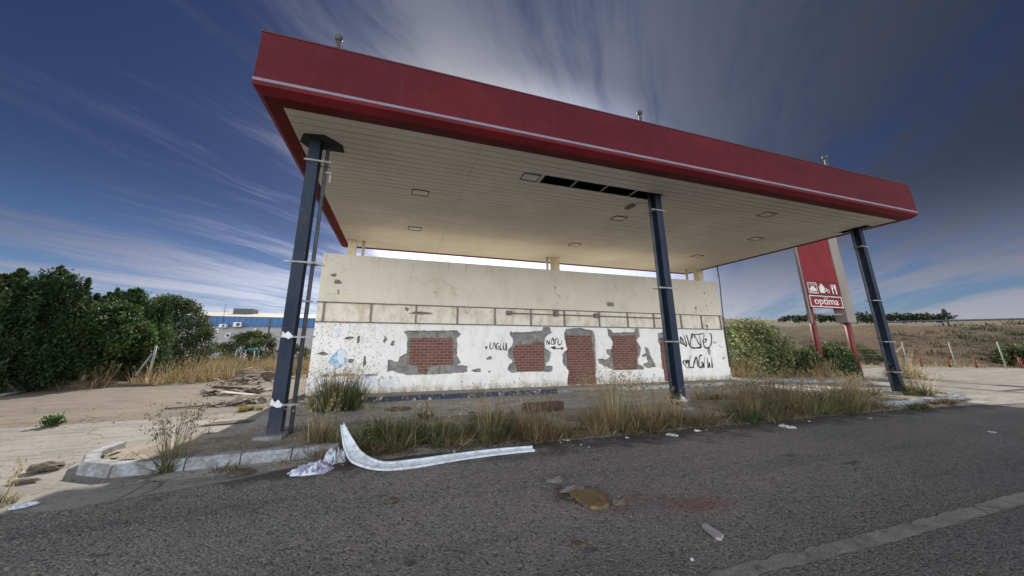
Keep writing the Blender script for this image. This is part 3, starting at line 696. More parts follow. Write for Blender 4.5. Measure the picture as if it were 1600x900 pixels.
patch('paint_patch', z6([(180, 465), (240, 458), (330, 460), (328, 478), (180, 480)]), simple('ochre_paint', (.42, .30, .10), (.35, .22, .12), 9, .9), y=YW, seed=13)
P2 = lambda q: [W(480 + x / 4.433, 370 + y / 4.433, YW - .02) for x, y in q]
for i, (x, y, a, b_) in enumerate([(190, 268, 18, 9), (212, 313, 26, 12), (217, 374, 6, 6), (217, 390, 6, 6)]):
    cx, cz = W(480 + x / 4.433, 370 + y / 4.433, YW); patch('chipped_spot', blob(cx, cz, a / 4.433 * .0245, b_ / 4.433 * .0245, i), m_dirtp, y=YW - .02, seed=i, amp=.01)
cx, cz = W(480 + 795 / 4.433, 370 + 380 / 4.433, YW); patch('chipped_spot', blob(cx, cz, .06, .055, 3), m_cream, y=YW - .02, t=.02)
mb = MB().box(8.46, 8.80, YW - .045, YW - .0205, 3.28, 3.47).build('wall_box', simple('beige_box', (.40, .32, .2), (.3, .24, .15), 9, .7), kiosk)
MB().box(8.52, 8.74, YW - .052, YW - .046, 3.31, 3.42).build('box_lid', m_stud, mb)
for i, (x, y, a, b_) in enumerate([(465, 470, 28, 6), (690, 500, 11, 14), (790, 530, 75, 8), (1060, 480, 50, 4), (1240, 488, 60, 4), (1105, 522, 6, 6), (340, 510, 16, 24), (200, 500, 14, 14), (1275, 520, 5, 5)]):
    cx, cz = W(480 + x / 4.433, 370 + y / 4.433, YW)
    if cz < 3.0: patch('damaged_spot', blob(cx, min(cz, 2.98 - b_ * .005), a / 4.433 * .0245, b_ / 4.433 * .0245, i + 30), m_dirtp if i not in (6, 7) else m_band, y=YW - .002, seed=i, amp=.01)
z7 = lambda q: [W(800 + x / 4.433, 400 + y / 4.433, YW - .02) for x, y in q]
for i, (x, y, a, b_) in enumerate([(1330, 258, 7, 8), (1270, 362, 9, 18), (1345, 345, 4, 10), (1295, 300, 3, 3), (1380, 330, 4, 4), (1310, 380, 5, 4), (1355, 375, 6, 4), (920, 425, 6, 5), (295, 220, 8, 4)]):
    cx, cz = W(800 + x / 4.433, 400 + y / 4.433, YW)
    if cz > 3.1: patch('chipped_spot', blob(cx, cz, a / 4.433 * .0245, b_ / 4.433 * .0245, i + 60), m_dirtp, y=YW - .02, seed=i, amp=.01)

# graffiti: sprayed strokes lying on the plaster
def strokes(name, lines, w_, y, base=(800, 400), Z=4.433, parent=kiosk):
    mb = MB(); lift = 0
    for ln in lines:
        pts = [Vector(W(base[0] + a / Z, base[1] + b_ / Z, YW)) for a, b_ in ln]
        # Catmull-Rom smoothing
        sm = []
        for i in range(len(pts) - 1):
            p0, p1, p2, p3 = pts[max(i - 1, 0)], pts[i], pts[i + 1], pts[min(i + 2, len(pts) - 1)]
            for k in range(5):
                t = k / 5; sm.append(.5 * ((2 * p1) + (p2 - p0) * t + (2 * p0 - 5 * p1 + 4 * p2 - p3) * t * t + (3 * p1 - p0 - 3 * p2 + p3) * t ** 3))
        sm.append(pts[-1]); lift += .00012; vs = []; fs = []
        for i, q in enumerate(sm):
            d = (sm[min(i + 1, len(sm) - 1)] - sm[max(i - 1, 0)]); d = d.normalized() if d.length > 1e-6 else Vector((1, 0)); nn = Vector((-d.y, d.x))
            e_ = min(i, len(sm) - 1 - i); ww = w_ * (.45 + .55 * min(1, e_ / 4)) * (1 + .7 * noise.noise(Vector((q.x * 6, q.y * 6, 1))))
            yy = y - lift
            vs += [(q.x + nn.x * ww, yy, q.y + nn.y * ww), (q.x - nn.x * ww, yy, q.y - nn.y * ww)]
            if i: k = 2 * i; fs.append((k - 2, k - 1, k + 1, k))
        mb.add(vs, fs)
    return mb.build(name, m_ink, parent, fix=False)
YG = YW - .003
# small tag "LAGLU" with a heart, left
strokes('graffiti', [[(1233, 757), (1240, 775), (1247, 757)], [(1237, 762), (1241, 768), (1244, 760)], [(1270, 728), (1266, 750), (1268, 776), (1282, 772)], [(1286, 780), (1290, 745), (1296, 735), (1302, 755), (1308, 782)],
    [(1330, 740), (1318, 738), (1310, 755), (1314, 778), (1326, 778), (1328, 760), (1320, 760)], [(1340, 738), (1337, 780), (1352, 776)], [(1362, 732), (1358, 770), (1366, 784), (1376, 770), (1378, 735), (1380, 780), (1386, 792)]], .019, YG, (480, 370))
# "NATU" with an arrow, between window and door
strokes('graffiti', [[(240, 618), (243, 585), (258, 612), (262, 575)], [(270, 612), (280, 568), (292, 608), (268, 610)], [(290, 580), (318, 572)], [(304, 568), (300, 612)], [(322, 578), (318, 600), (326, 616), (340, 606), (345, 582)],
    [(266, 636), (300, 630), (284, 642), (350, 640)], [(338, 632), (352, 640), (340, 650)]], .022, YG)
# large "NATU", right of the middle column
strokes('graffiti', [[(1160, 608), (1166, 598), (1168, 560), (1200, 620), (1208, 612), (1190, 548)], [(1165, 590), (1178, 606), (1210, 622)], [(1204, 545), (1212, 560), (1240, 632), (1310, 630), (1290, 600), (1250, 540), (1232, 628)], [(1258, 545), (1330, 538)], [(1296, 540), (1312, 630)],
    [(1318, 585), (1328, 600), (1340, 595), (1345, 575), (1330, 580)], [(1330, 545), (1324, 600), (1340, 636), (1368, 630), (1382, 590), (1378, 545), (1366, 536)], [(1396, 592), (1398, 608)], [(1412, 590), (1413, 606)], [(1340, 480), (1352, 486), (1350, 505), (1358, 515)]], .034, YG)
# large "LAGLU" with a heart under it
strokes('graffiti', [[(1222, 782), (1186, 742), (1190, 726), (1202, 728), (1208, 744), (1214, 726), (1224, 730), (1222, 782)], [(1236, 690), (1228, 730), (1230, 770), (1262, 770)], [(1256, 775), (1262, 740), (1276, 700), (1284, 740), (1286, 772)], [(1318, 690), (1302, 690), (1294, 730), (1298, 768), (1316, 770), (1322, 740), (1308, 738)],
    [(1334, 700), (1330, 778), (1352, 776)], [(1352, 706), (1358, 776), (1366, 740), (1372, 780), (1384, 778), (1382, 700)], [(1384, 720), (1392, 790)]], .034, YG)
#PART2
# ------------------------------------------------------------------ vegetation
def foliage_mat(name, trans=.25, rough_=.6):
    m, n, b = newmat(name)
    at = n.add('ShaderNodeAttribute', attribute_name='tone').outputs['Color']
    p = n.pos(); f = n.noise(p, 2.2, 4, .6)
    c = n.mix(n.ramp(f, .3, .7, .45, 0.), at, (.02, .03, .012))
    n.set(b, 'Base Color', c); n.set(b, 'Roughness', rough_); n.set(b, 'Specular IOR Level', .3)
    tr = n.add('ShaderNodeBsdfTranslucent'); n.set(tr, 'Color', c)
    mx = n.add('ShaderNodeMixShader'); n.set(mx, 0, trans); n.l.new(b.outputs[0], mx.inputs[1]); n.l.new(tr.outputs[0], mx.inputs[2])
    o = [k for k in n.n if k.type == 'OUTPUT_MATERIAL'][0]; n.l.new(mx.outputs[0], o.inputs[0]); return m
m_leaf = foliage_mat('foliage', .38); m_blade = foliage_mat('grass_blades', .35, .7)
m_bark = simple('bark', (.11, .085, .06), (.06, .05, .04), 8, .95, .4, stretch=(1, 1, .3))
def rv(r): 
    while True:
        v = Vector((r.uniform(-1, 1), r.uniform(-1, 1), r.uniform(-1, 1)))
        if .05 < v.length < 1: return v.normalized()
def tone(base, r, a=.25):
    k = 1 + r.uniform(-a, a); return tuple(max(0, c * k * (1 + r.uniform(-.08, .08))) for c in base)
def leafcloud(mb, clumps, r, per, size, tones, elong=1.6, up=0.):
    for c, cr in clumps:
        t0 = tone(r.choice(tones), r, .35)
        for _ in range(per):
            d = rv(r) * (r.random() ** .45) * cr; d.z *= (1 + up)
            p = c + d; a = rv(r); 
            if up: a = (a + Vector((d.x, d.y, up * 1.2)) * .8).normalized()
            s = size * r.uniform(.6, 1.3); q = a.cross(rv(r)).normalized() * s * .5
            L = a * s * elong
            mb.add([p - q * .3, p + L * .5 - q, p + L, p + L * .5 + q], [(0, 1, 2, 3)], tone(t0, r, .18))
def tree(name, label, x, y, h, rr, prof, tones, seed, nclump=150, per=42, size=.10, cat='tree', group=None, up=0., crz=.16, trunk=True, base=.15, ry=1., crs=1.0):
    r = random.Random(seed); root = empty(name, (x, y, 0), label, cat, group)
    if h > 3.8: h *= .90
    if trunk:
        mb = MB(); pts = [(x, y, -.05), (x + r.uniform(-.1, .1), y, h * .3), (x + r.uniform(-.15, .15), y + .1, h * .7)]
        mb.tube(pts, [.05 * rr + .06, .035 * rr + .04, .02], 8)
        for k in range(7):
            a = r.uniform(0, 6.28); z0 = h * r.uniform(.12, .5); L = rr * r.uniform(.5, .85)
            mb.tube([(x, y, z0), (x + math.cos(a) * L * .5, y + math.sin(a) * L * .5, z0 + h * .12), (x + math.cos(a) * L, y + math.sin(a) * L, z0 + h * r.uniform(.15, .3))], [.04, .028, .012], 6)
        mb.build('trunk', m_bark, root)
    cl = []
    for i in range(nclump):
        u = r.random() ** .85; a = r.uniform(0, 6.283); z = h * (base + (1 - base) * u)
        R_ = rr * prof(u) * (1 + .38 * noise.noise(Vector((math.cos(a) * 1.6, math.sin(a) * 1.6, z * .9 + seed * 3.1))) + r.uniform(-.07, .07))
        k = 1 if r.random() < .72 else r.uniform(.2, .85)
        cr = rr * crz * r.uniform(.7, 1.3) * crs
        cl.append((Vector((x + math.cos(a) * R_ * k, y + math.sin(a) * R_ * k * ry, z)), cr))
    if prof is con:
        for _ in range(16):
            a = r.uniform(0, 6.283); q = rr * r.uniform(0, .75); zt = h * (1 - .35 * (q / rr) ** 1.5); L = r.uniform(.25, .6)
            for k in range(7): cl.append((Vector((x + math.cos(a) * q, y + math.sin(a) * q, zt - .35 + k / 6 * (L + .35))), .20 * (1 - k / 8)))
    mb = MB(); leafcloud(mb, cl, r, per, size, tones, 2.1 if up > .5 else 1.7, up * 1.3); mb.build('crown', m_leaf, root, fix=False)
    return root
con = lambda u: (math.sin(math.pi * (u * .75 + .25)) ** .7) if u < .97 else .05
con = lambda u: max(.04, (1 - u ** 2.2) ** .8 * (.75 + .25 * min(1, u * 4)))
dome = lambda u: max(.08, math.sqrt(max(0, 1 - (max(0, u - .35) / .65) ** 2)) * (.8 + .2 * min(1, u * 3)))
DG = [(.040, .078, .030), (.028, .060, .025), (.060, .100, .038)]; MG = [(.080, .140, .040), (.060, .110, .032), (.110, .160, .048)]; OG = [(.080, .105, .045), (.105, .125, .058), (.055, .075, .032)]
grp = 'dense evergreen trees lined along the left yard'
def spot_at(px, Y): return W(px, 560, Y)[0]
T = [('conifer_tree', 'dark conifer cut off by the left edge of the photo', -20, 16.5, 4.3, 1.5, con, DG, .7),
     ('conifer_tree', 'tallest dark conifer with spiky tips, near the left edge', 52, 17.8, 4.75, 1.75, con, DG, .9),
     ('broadleaf_tree', 'low leafy evergreen between the spiky conifer and the feathery one', 128, 19.0, 3.9, 1.85, dome, MG + DG[:1], 0.),
     ('conifer_tree', 'feathery dark green conifer left of the round olive tree', 188, 21, 4.35, 2.0, con, DG + MG[:1], .7),
     ('olive_tree', 'largest round-topped olive green tree at the right end of the tree row', 250, 25.5, 5.0, 2.2, dome, OG + DG[:1], .2),
     ('conifer_tree', 'slim conifer tip showing behind the low leafy tree', 158, 25.0, 4.9, 1.5, con, DG, .9)]
for i, (nm, lb, px, Y, h, rr, pf, tn, u) in enumerate(T):
    tree(nm, lb, spot_at(px, Y), Y, h, rr, pf, tn, 11 + i, 430, 84 if pf is con else 62, .056 if pf is con else .08, group=grp, up=u, base=.01, crz=.15)
tree('broadleaf_tree', 'small round green tree in front of the blue and white warehouse', spot_at(391, 36), 36, 2.85, 1.9, dome, [(.12, .15, .05), (.09, .12, .04)] + OG, 31, 170, 44, .10, base=.2)
# far scrub row in front of the warehouse
for i, (px, Y, h, rr, lb) in enumerate([(338, 40, 1.8, 1.6, 'low green bush left of the small round tree by the warehouse'), (455, 38, 1.6, 1.6, 'low green bush behind the first column, before the warehouse')]):
    tree('bush', lb, spot_at(px, Y), Y, h, rr, dome, MG + OG, 41 + i, 70, 30, .12, cat='bush', trunk=False, base=.02)
# oleander and dark bushes right of the kiosk
m_twig = m_bark
def shrub(name, label, x, y, h, rr, tones, seed, ncl, per, size, twigs=0, ry=1., group=None):
    root = tree(name, label, x, y, h, rr, dome, tones, seed, ncl, per, size, 'bush', group, .5, .17, False, .02, ry)
    if twigs:
        r = random.Random(seed); mb = MB()
        for _ in range(twigs):
            a = r.uniform(0, 6.28); q = rr * .45 * r.random(); e = r.uniform(.9, 1.18) * h
            mb.tube([(x, y, 0), (x + math.cos(a) * q * .6, y + math.sin(a) * q * .6, e * .6), (x + math.cos(a) * q, y + math.sin(a) * q, e)], [.012, .008, .004], 4, False)
        mb.build('twigs', m_twig, root)
    return root
shrub('oleander_bush', 'large pale green oleander bush right beside the end of the kiosk', 19.2, 14.0, 2.7, 2.1, [(.25, .28, .12), (.19, .22, .09), (.34, .35, .18)], 51, 300, 40, .085, 40)
shrub('oleander_bush', 'low dark green bush before the left foot of the price sign', 20.9, 12.75, 1.25, 1.1, MG + OG, 52, 120, 40, .08, 10)
shrub('oleander_bush', 'dark bush between the two feet of the price sign', 22.9, 12.3, 1.5, 1.15, MG + OG, 53, 130, 40, .08, 12)
shrub('scrub_bush', 'lone green bush at the foot of the embankment near the right edge', *G(1600, 574), 1.5, 1.2, OG, 55, 90, 36, .12)
shrub('scrub_bush', 'small grey green bush behind the wire fence, left of the brace post', 41.5, 19.5, 1.3, 1.3, OG, 56, 60, 36, .1)

# grasses -----------------------------------------------------------
GREEN = [(.13, .155, .055), (.085, .115, .040), (.18, .19, .08)]; STRAW = [(.44, .34, .18), (.36, .27, .14), (.54, .44, .26)]; BROWN = [(.26, .175, .10), (.34, .23, .14), (.19, .13, .08)]; GREY = [(.22, .20, .11), (.29, .255, .15), (.15, .145, .07)]
def blade(mb, x, y, z, L, lean, az, w_, col, r, droop=.5, seg=4, head=None):
    d = Vector((math.cos(az), math.sin(az), 0)); s = Vector((-d.y, d.x, 0)) if r.random() < .5 else Vector((r.uniform(-1, 1), r.uniform(-1, 1), 0)).normalized()
    p = Vector((x, y, z)); vs = []; a = lean
    for k in range(seg + 1):
        ww = w_ * (1 - (k / seg) ** 1.6) + .0006; vs += [p - s * ww, p + s * ww]
        a2 = a + droop * (k / seg) ** 1.5; p = p + (d * math.sin(a2) + Vector((0, 0, math.cos(a2)))) * L / seg
    mb.add(vs, [(2 * k, 2 * k + 1, 2 * k + 3, 2 * k + 2) for k in range(seg)], col)
    if head:
        q = Vector(vs[-1]); 
        for _ in range(head):
            u = rv(r) * .035; e = Vector(vs[-3]).lerp(q, r.random() * 1.4) + u; v = rv(r) * .012
            mb.add([e - v, e + Vector((0, 0, .03)), e + v], [(0, 1, 2)], col)
def tuft_into(mb, x, y, rx, ry, h, nb, tones, r, lean=.5, w_=.008, droop=.9, stalks=0, stalkh=1.5, z=.05, stalk_t=STRAW):
    ns = max(1, nb // 55)
    subs = [(r.uniform(0, 6.283), r.random() ** .6, r.uniform(.55, 1.15), r.choice(tones), r.uniform(-.25, .25)) for _ in range(ns)]
    for i_ in range(nb):
        sa, sq, sh, stn_, sl_ = subs[i_ % ns]
        if ns == 1: sa, sq, sh, stn_ = r.uniform(0, 6.283), r.random() ** .6, 1., r.choice(tones)
        ex, ey = math.cos(sa) * rx * sq, math.sin(sa) * ry * sq
        a = r.uniform(0, 6.283); q = r.random() ** .7; rs_ = (rx + ry) * .5 * (.30 if ns > 1 else .05)
        px_, py_ = x + ex + math.cos(a) * rs_ * q, y + ey + math.sin(a) * rs_ * q
        k = 1 - .2 * q; tones_ = (stn_,) if r.random() < .7 else tones
        blade(mb, px_, py_, z, h * .86 * sh * k * r.uniform(.4, 1.15), lean * (q * 1.1 + .25) * r.uniform(.5, 1.5), a + r.uniform(-.7, .7), w_ * r.uniform(.6, 1.4), tone(r.choice(tones_), r, .35), r, droop * r.uniform(.2, 1.5))
    for _ in range(stalks):
        a = r.uniform(0, 6.283); q = r.random() * .7
        blade(mb, x + math.cos(a) * rx * q, y + math.sin(a) * ry * q, z, h * stalkh * r.uniform(.7, 1.1), r.uniform(.02, .4), a, w_ * .6, tone(r.choice(stalk_t), r), r, .35, 4, 7)
def tuft(label, x, y, rx, ry, h, nb, tones, seed, name='weed_tuft', group='weeds growing along the kerb and island', cat='weed', leafy=None, **kw):
    r = random.Random(seed); mb = MB(); tuft_into(mb, x, y, rx, ry, h, nb, tones, r, **kw)
    if leafy:
        cl = [(Vector((x + r.uniform(-rx, rx) * .8, y + r.uniform(-ry, ry) * .8, h * r.uniform(.1, .6))), .10) for _ in range(leafy)]
        leafcloud(mb, cl, r, 30, .022, tones, 1.8, .3)
    o = mb.build(name, m_blade, None, fix=False); me = o.data
    me.transform(Matrix.Translation((-x, -y, 0))); o.location = (x, y, 0)
    return tag(o, label, cat, group)
def TG(px, py, z=0.): return G(px, py, z)
# (label, centre px sighting, rx, ry, h, blades, tones, kw)
x, y = G(262, 738); tuft('airy grey green weed with drooping seed heads at the left tip of the kerb', x, y + .05, .20, .16, .52, 260, GREY + GREEN[:1], 101, stalks=60, stalkh=1.45, lean=.8, w_=0.0054, z=.0, droop=.5, stalk_t=GREY + STRAW[:1])
x, y = G(345, 742); tuft('small spiky dark weed in front of the kerb, right of the airy one', x, y + .1, .16, .10, .20, 99, GREY, 102, lean=.9, w_=0.0047, z=0)
tuft('knee-high pale-tipped bush close behind the first column', -1.35, 9.75, .62, .45, 1.02, 930, GREY + GREEN, 103, name='weed_bush', cat='weed', lean=.6, w_=0.0108, droop=.15, stalks=120, stalkh=1.1, leafy=60)
x, y = G(492, 700); tuft('pale green grass right of the first column base', x, 6.35, .36, .35, .62, 434, GREY + STRAW[:1], 104, stalks=40, stalkh=1.15, w_=0.0062)
tuft('dense green clump directly behind the raised end of the white strip', .05, 6.0, .55, .34, .62, 930, GREEN + GREY[:1], 105, leafy=26, stalks=25, stalkh=1.2)
tuft('green grass bulging over the kerb behind the middle of the white strip', .80, 5.95, .34, .28, .46, 744, GREEN + GREY[:1], 106, leafy=26, stalks=20, stalkh=1.3)
x, y = G(665, 668); tuft('bright green tuft on the back edge of the island', x, 7.6, .40, .22, .40, 310, GREEN, 107, lean=.9, stalks=10)
tuft('tall green weed with straw stalks above the right end of the white strip', 1.65, 5.85, .38, .30, .66, 620, GREEN + GREY, 108, leafy=26, stalks=60, stalkh=1.35)
tuft('round rust brown dry tuft right of the white strip', 2.42, 5.75, .45, .32, .62, 992, BROWN + STRAW[:1], 109, stalks=60, stalkh=1.35, w_=0.0054, lean=.7, stalk_t=STRAW + BROWN)
x, y = G(880, 690); tuft('small dark green sprig between two dry tufts', x, 5.65, .26, .16, .30, 217, GREEN, 110, stalks=4)
tuft('tall blond tuft with thin straw stalks left of the middle column', 4.15, 5.85, .55, .34, .62, 1178, STRAW + GREY + BROWN[:1], 111, stalks=160, stalkh=1.8, w_=0.0062, lean=.6)
tuft('straw coloured tuft with green base just left of the middle column', 4.95, 5.75, .50, .30, .52, 930, STRAW[:2] + GREY + BROWN, 112, stalks=90, stalkh=1.75, w_=0.0062)
tuft('low straw tuft at the foot of the middle column', 5.95, 6.15, .35, .28, .30, 620, STRAW + GREY, 113, stalks=70, stalkh=1.6, w_=0.0062)
tuft('bright dark green mat of grass right of the middle column', 7.25, 5.6, .40, .24, .26, 558, GREEN, 114, w_=0.0078, lean=.9)
tuft('grey green weeds with dark seed heads, first clump of the long right thicket', 8.0, 5.95, .75, .42, .60, 1054, GREY, 115, leafy=26, stalks=110, stalkh=1.35, stalk_t=GREY + BROWN)
tuft('middle clump of the long grey green thicket right of the middle column', 9.2, 5.9, .80, .45, .68, 1240, GREY + BROWN[:1], 116, leafy=26, stalks=90, stalkh=1.25, stalk_t=GREY + BROWN)
tuft('largest shaggy clump at the right end of the long thicket', 10.7, 5.85, 1.0, .5, .80, 1612, GREY + GREEN[:1] + STRAW[1:2], 117, leafy=26, stalks=120, stalkh=1.15, w_=0.0093)
tuft('low bright green grass in front of the kerb left of the third column', 13.0, 5.4, .3, .2, .28, 340, GREEN, 118, w_=0.0093, lean=.9)
tuft('reddish low grass in front of the kerb under the third column', 14.7, 5.55, .40, .20, .26, 496, GREEN[:1] + BROWN, 119, w_=0.0093, lean=.9)
tuft('spreading weed with bent stems left of the third column base', 14.4, 7.2, .8, .5, .58, 434, GREY, 120, stalks=60, stalkh=1.2, w_=0.0109, lean=1.)
tuft('weed clump growing right against the third column base', 16.35, 6.65, .45, .30, .62, 434, GREY + GREEN, 121, stalks=30, w_=0.0109)
tuft('thin seed stalks standing on the right tip of the island', 17.3, 6.7, .4, .3, .35, 99, GREY, 122, stalks=45, stalkh=2., w_=0.0078)
tuft('straw stalks on the back edge of the island between middle and third column', 9.0, 7.75, 1.2, .25, .42, 434, GREY + STRAW, 123, stalks=90, stalkh=1.3, w_=0.0078)
tuft('greenish weeds on the back edge of the island right of the middle column', 11.2, 7.7, 1.1, .3, .50, 558, GREY, 124, stalks=70, stalkh=1.3, w_=0.0093, stalk_t=GREY + BROWN)
x, y = G(5, 792); tuft('thin tuft cut off by the left edge of the photo', x - .1, y + .05, .14, .12, .22, 99, GREY, 125, stalks=10, z=0., w_=0.0047)
x, y = G(390, 642); tuft('small yellow tuft beside the rubble left of the first column', x, y, .22, .18, .26, 380, [(.30, .26, .08), (.22, .20, .06)], 126, z=0., w_=0.0093)
r_ = random.Random(5); x, y = G(80, 667)
mb = MB(); leafcloud(mb, [(Vector((x + r_.uniform(-.11, .11), y + r_.uniform(-.08, .08), r_.uniform(.04, .20))), .05) for _ in range(26)], r_, 22, .030, MG, 1.7, .3)
for _ in range(9): a = r_.uniform(0, 6.28); mb.tube([(x, y, 0), (x + math.cos(a) * .09, y + math.sin(a) * .07, .17)], [.006, .003], 4, False, (.06, .07, .03))
o = mb.build('seedling_plant', m_leaf, None, fix=False); o.data.transform(Matrix.Translation((-x, -y, 0))); o.location = (x, y, 0)
tag(o, 'small bright green leafy plant alone on the dirt at far left', 'plant')
tuft('glowing blond grass beside the right end of the kiosk, under the oleander', 17.2, 12.75, 1.35, .45, .80, 1612, [(.62, .48, .25), (.52, .39, .2), (.7, .58, .34)], 131, name='dry_grass_clump', w_=0.0096, stalks=160, stalkh=1.2, z=0., group='dry blond grass clumps right of the kiosk')
tuft('blond grass clump before the feet of the price sign', 20.6, 11.35, .9, .4, .75, 992, STRAW + BROWN, 132, name='dry_grass_clump', w_=0.0108, leafy=26, stalks=120, stalkh=1.25, z=0., group='dry blond grass clumps right of the kiosk')
tuft('blond grass clump just right of the third column, by the yard', 25.6, 10.6, .9, .5, 1.05, 744, STRAW + BROWN, 133, name='dry_grass_clump', w_=0.0132, stalks=60, z=0., group='dry blond grass clumps right of the kiosk')
tuft('dark low weeds on the sidewalk edge between kiosk and third column', 18.2, 11.5, 1.2, .2, .3, 310, GREY, 134, w_=0.0096, stalks=30, z=0.1)

def field(name, label, poly, step, h, tones, seed, per=14, w_=.012, z=0., hv=.4, zf=None, plume=.3):
    r = random.Random(seed); mb = MB(); xs_ = [p[0] for p in poly]; ys_ = [p[1] for p in poly]
    x = min(xs_)
    while x < max(xs_):
        y = min(ys_)
        while y < max(ys_):
            a, b_ = x + r.uniform(-.5, .5) * step, y + r.uniform(-.5, .5) * step
            k = noise.noise(Vector((a * .45, b_ * .45, seed)))
            if inside(a, b_, poly) and k > -.28:
                hh = h * (1 + k * hv * 2) * r.uniform(.7, 1.2); zz_ = zf(a, b_) if zf else z
                tn = [r.choice(tones)] * 2 + [r.choice(tones)]
                tuft_into(mb, a, b_, step * .55, step * .55, hh, per, tn, r, w_=w_, z=zz_, lean=.6, stalks=int(per * plume), stalkh=1.15, stalk_t=tn)
            y += step
        x += step
    return tag(mb.build(name, m_blade, None, fix=False), label, 'dry grass', None, 'stuff')
DRYL = STRAW + BROWN + [(.16, .15, .06)]
field('dry_grass', 'tall tan dry grass in front of the evergreen trees on the left', [(-12.9, 17.0), (-10.5, 17.5), (-6.6, 19.6), (-3.6, 20.4), (-2.5, 23), (-6, 27), (-12, 26), (-11, 21.5), (-13.4, 19.2)], .46, .78, DRYL, 1, 24, .012)
field('dry_grass', 'dry yellow field stretching back to the warehouse', [(-12, 26), (-6, 27), (-2, 23), (4, 24), (4, 42), (-24, 44), (-20, 34)], 1.0, .75, STRAW + BROWN[:2], 2, 14, .03)
field('dry_grass', 'sparse dry weeds along the foot of the right embankment', [(40.5, 17.2), (41.5, 19.5), (46, 14.6), (50, 9), (56, 0), (52, -1), (46.5, 8.6), (43.6, 13.6)], .8, .55, STRAW[1:] + BROWN + GREY, 3, 14, .022)
def bz(a, b_):
    # height of the embankment surface at (a, b_)
    best = 1e9
    for p, q in zip(foot[:-1], foot[1:]):
        P_, Q = Vector(p), Vector(q); v = Vector((a, b_)) - P_; e = Q - P_; t = max(0, min(1, v.dot(e) / e.dot(e))); w2 = v - e * t
        # oblique distance along the out direction
        o_ = Vector((.93, .36)).normalized(); nrm = Vector((-e.y, e.x)).normalized(); 
        if nrm.dot(o_) < 0: nrm = -nrm
        s = w2.dot(nrm) / o_.dot(nrm)
        if w2.length < best: best = w2.length; d = s
    return max(0, .8 * d / 3 if d < 3 else .8 + (d - 3) / 5 * 2.1 if d < 8 else 2.6 + (d - 8) / 5 * .9)
field('bank_scrub', 'dark scrub and brown grass scattered over the right embankment', [(43, 40), (44, 24), (46.5, 15.5), (51, 7.5), (57, -3), (71, 2), (63, 14), (57, 24), (55, 42)], 1.0, .55, [(.035, .042, .018), (.05, .055, .025), (.10, .07, .038), (.15, .11, .06)], 4, 16, .04, zf=bz, plume=.1)
r = random.Random(77)
mb = MB()
for k in range(260):
    x_ = r.uniform(-3.9, 17.4); y_ = r.uniform(6.0, 7.8); tuft_into(mb, x_, y_, .1, .08, r.uniform(.08, .25), 9, r.choice((GREEN, STRAW, BROWN, GREY)), r, w_=.003, z=.1)
for k in range(230):
    x_ = r.uniform(-1.5, 16.5); y_ = 5.82 - abs(r.gauss(0, .12)); tuft_into(mb, x_, y_, .12, .06, r.uniform(.04, .14), 12, r.choice((GREEN, GREEN, BROWN, GREY)), r, w_=.003, z=.015)
for k in range(330):
    x_ = r.uniform(-1.3, 12.5); y_ = 5.68 + r.gauss(0, .16); q = noise.noise(Vector((x_ * .9, 3, 3)))
    if q < -.22: continue
    for _ in range(16): blade(mb, x_ + r.gauss(0, .10), y_ + r.gauss(0, .06), r.uniform(.02, .09), r.uniform(.15, .42), r.uniform(.7, 1.45), r.uniform(0, 6.28), r.uniform(.003, .007), tone(r.choice(STRAW[:2] + BROWN + BROWN + GREY + GREEN[1:2]), r, .4), r, r.uniform(-.3, .7))
for k in range(60):
    x_ = r.uniform(-7, -4); y_ = 9.7 + (x_ + 7) * -.03 + r.uniform(-.1, .3); tuft_into(mb, x_, y_, .08, .06, r.uniform(.03, .09), 8, r.choice((STRAW, GREY)), r, w_=.003, z=.0)
for k in range(50):
    x_ = r.uniform(9, 18); y_ = 10.6 + r.uniform(-.1, .1); tuft_into(mb, x_, y_, .1, .06, r.uniform(.1, .3), 10, r.choice((BROWN, GREY)), r, w_=.006, z=.0, stalks=2)
tag(mb.build('ground_weeds', m_blade, None, fix=False), 'short weeds sprouting from the island soil and kerb joints', 'weeds', None, 'stuff')

# distant tree line on the ridge, right
for i, (px, d, h, rr) in enumerate([(1262, 150, 1.4,  4), (1302, 150, 1.2,  3), (1345, 150, 1.7,  5), (1382, 150, 1.3,  4), (1418, 150, 1.5,  4), (1452, 150, 1.2,  4), (1240, 152, 1.2,  3)]):
    v = ray(px, 500); k = d / math.hypot(v[0], v[1]); x_, y_ = v[0] * k, v[1] * k
    fw = x_ * sp + y_ * cp; zb = EYE + fw * (541 - 501) / 514.
    rt = tree('far_tree', ('far low tree on the horizon ridge, number %d counting rightwards from the sign' % (i + 1)), x_, y_, h, rr, dome, [(.035, .05, .03)], 200 + i, 40, 24, .4, group='far trees on the ridge', base=.0, trunk=False)
    rt.location.z = zb
    rt['label'] = ('far dark trees on the horizon ridge seen past the price sign')

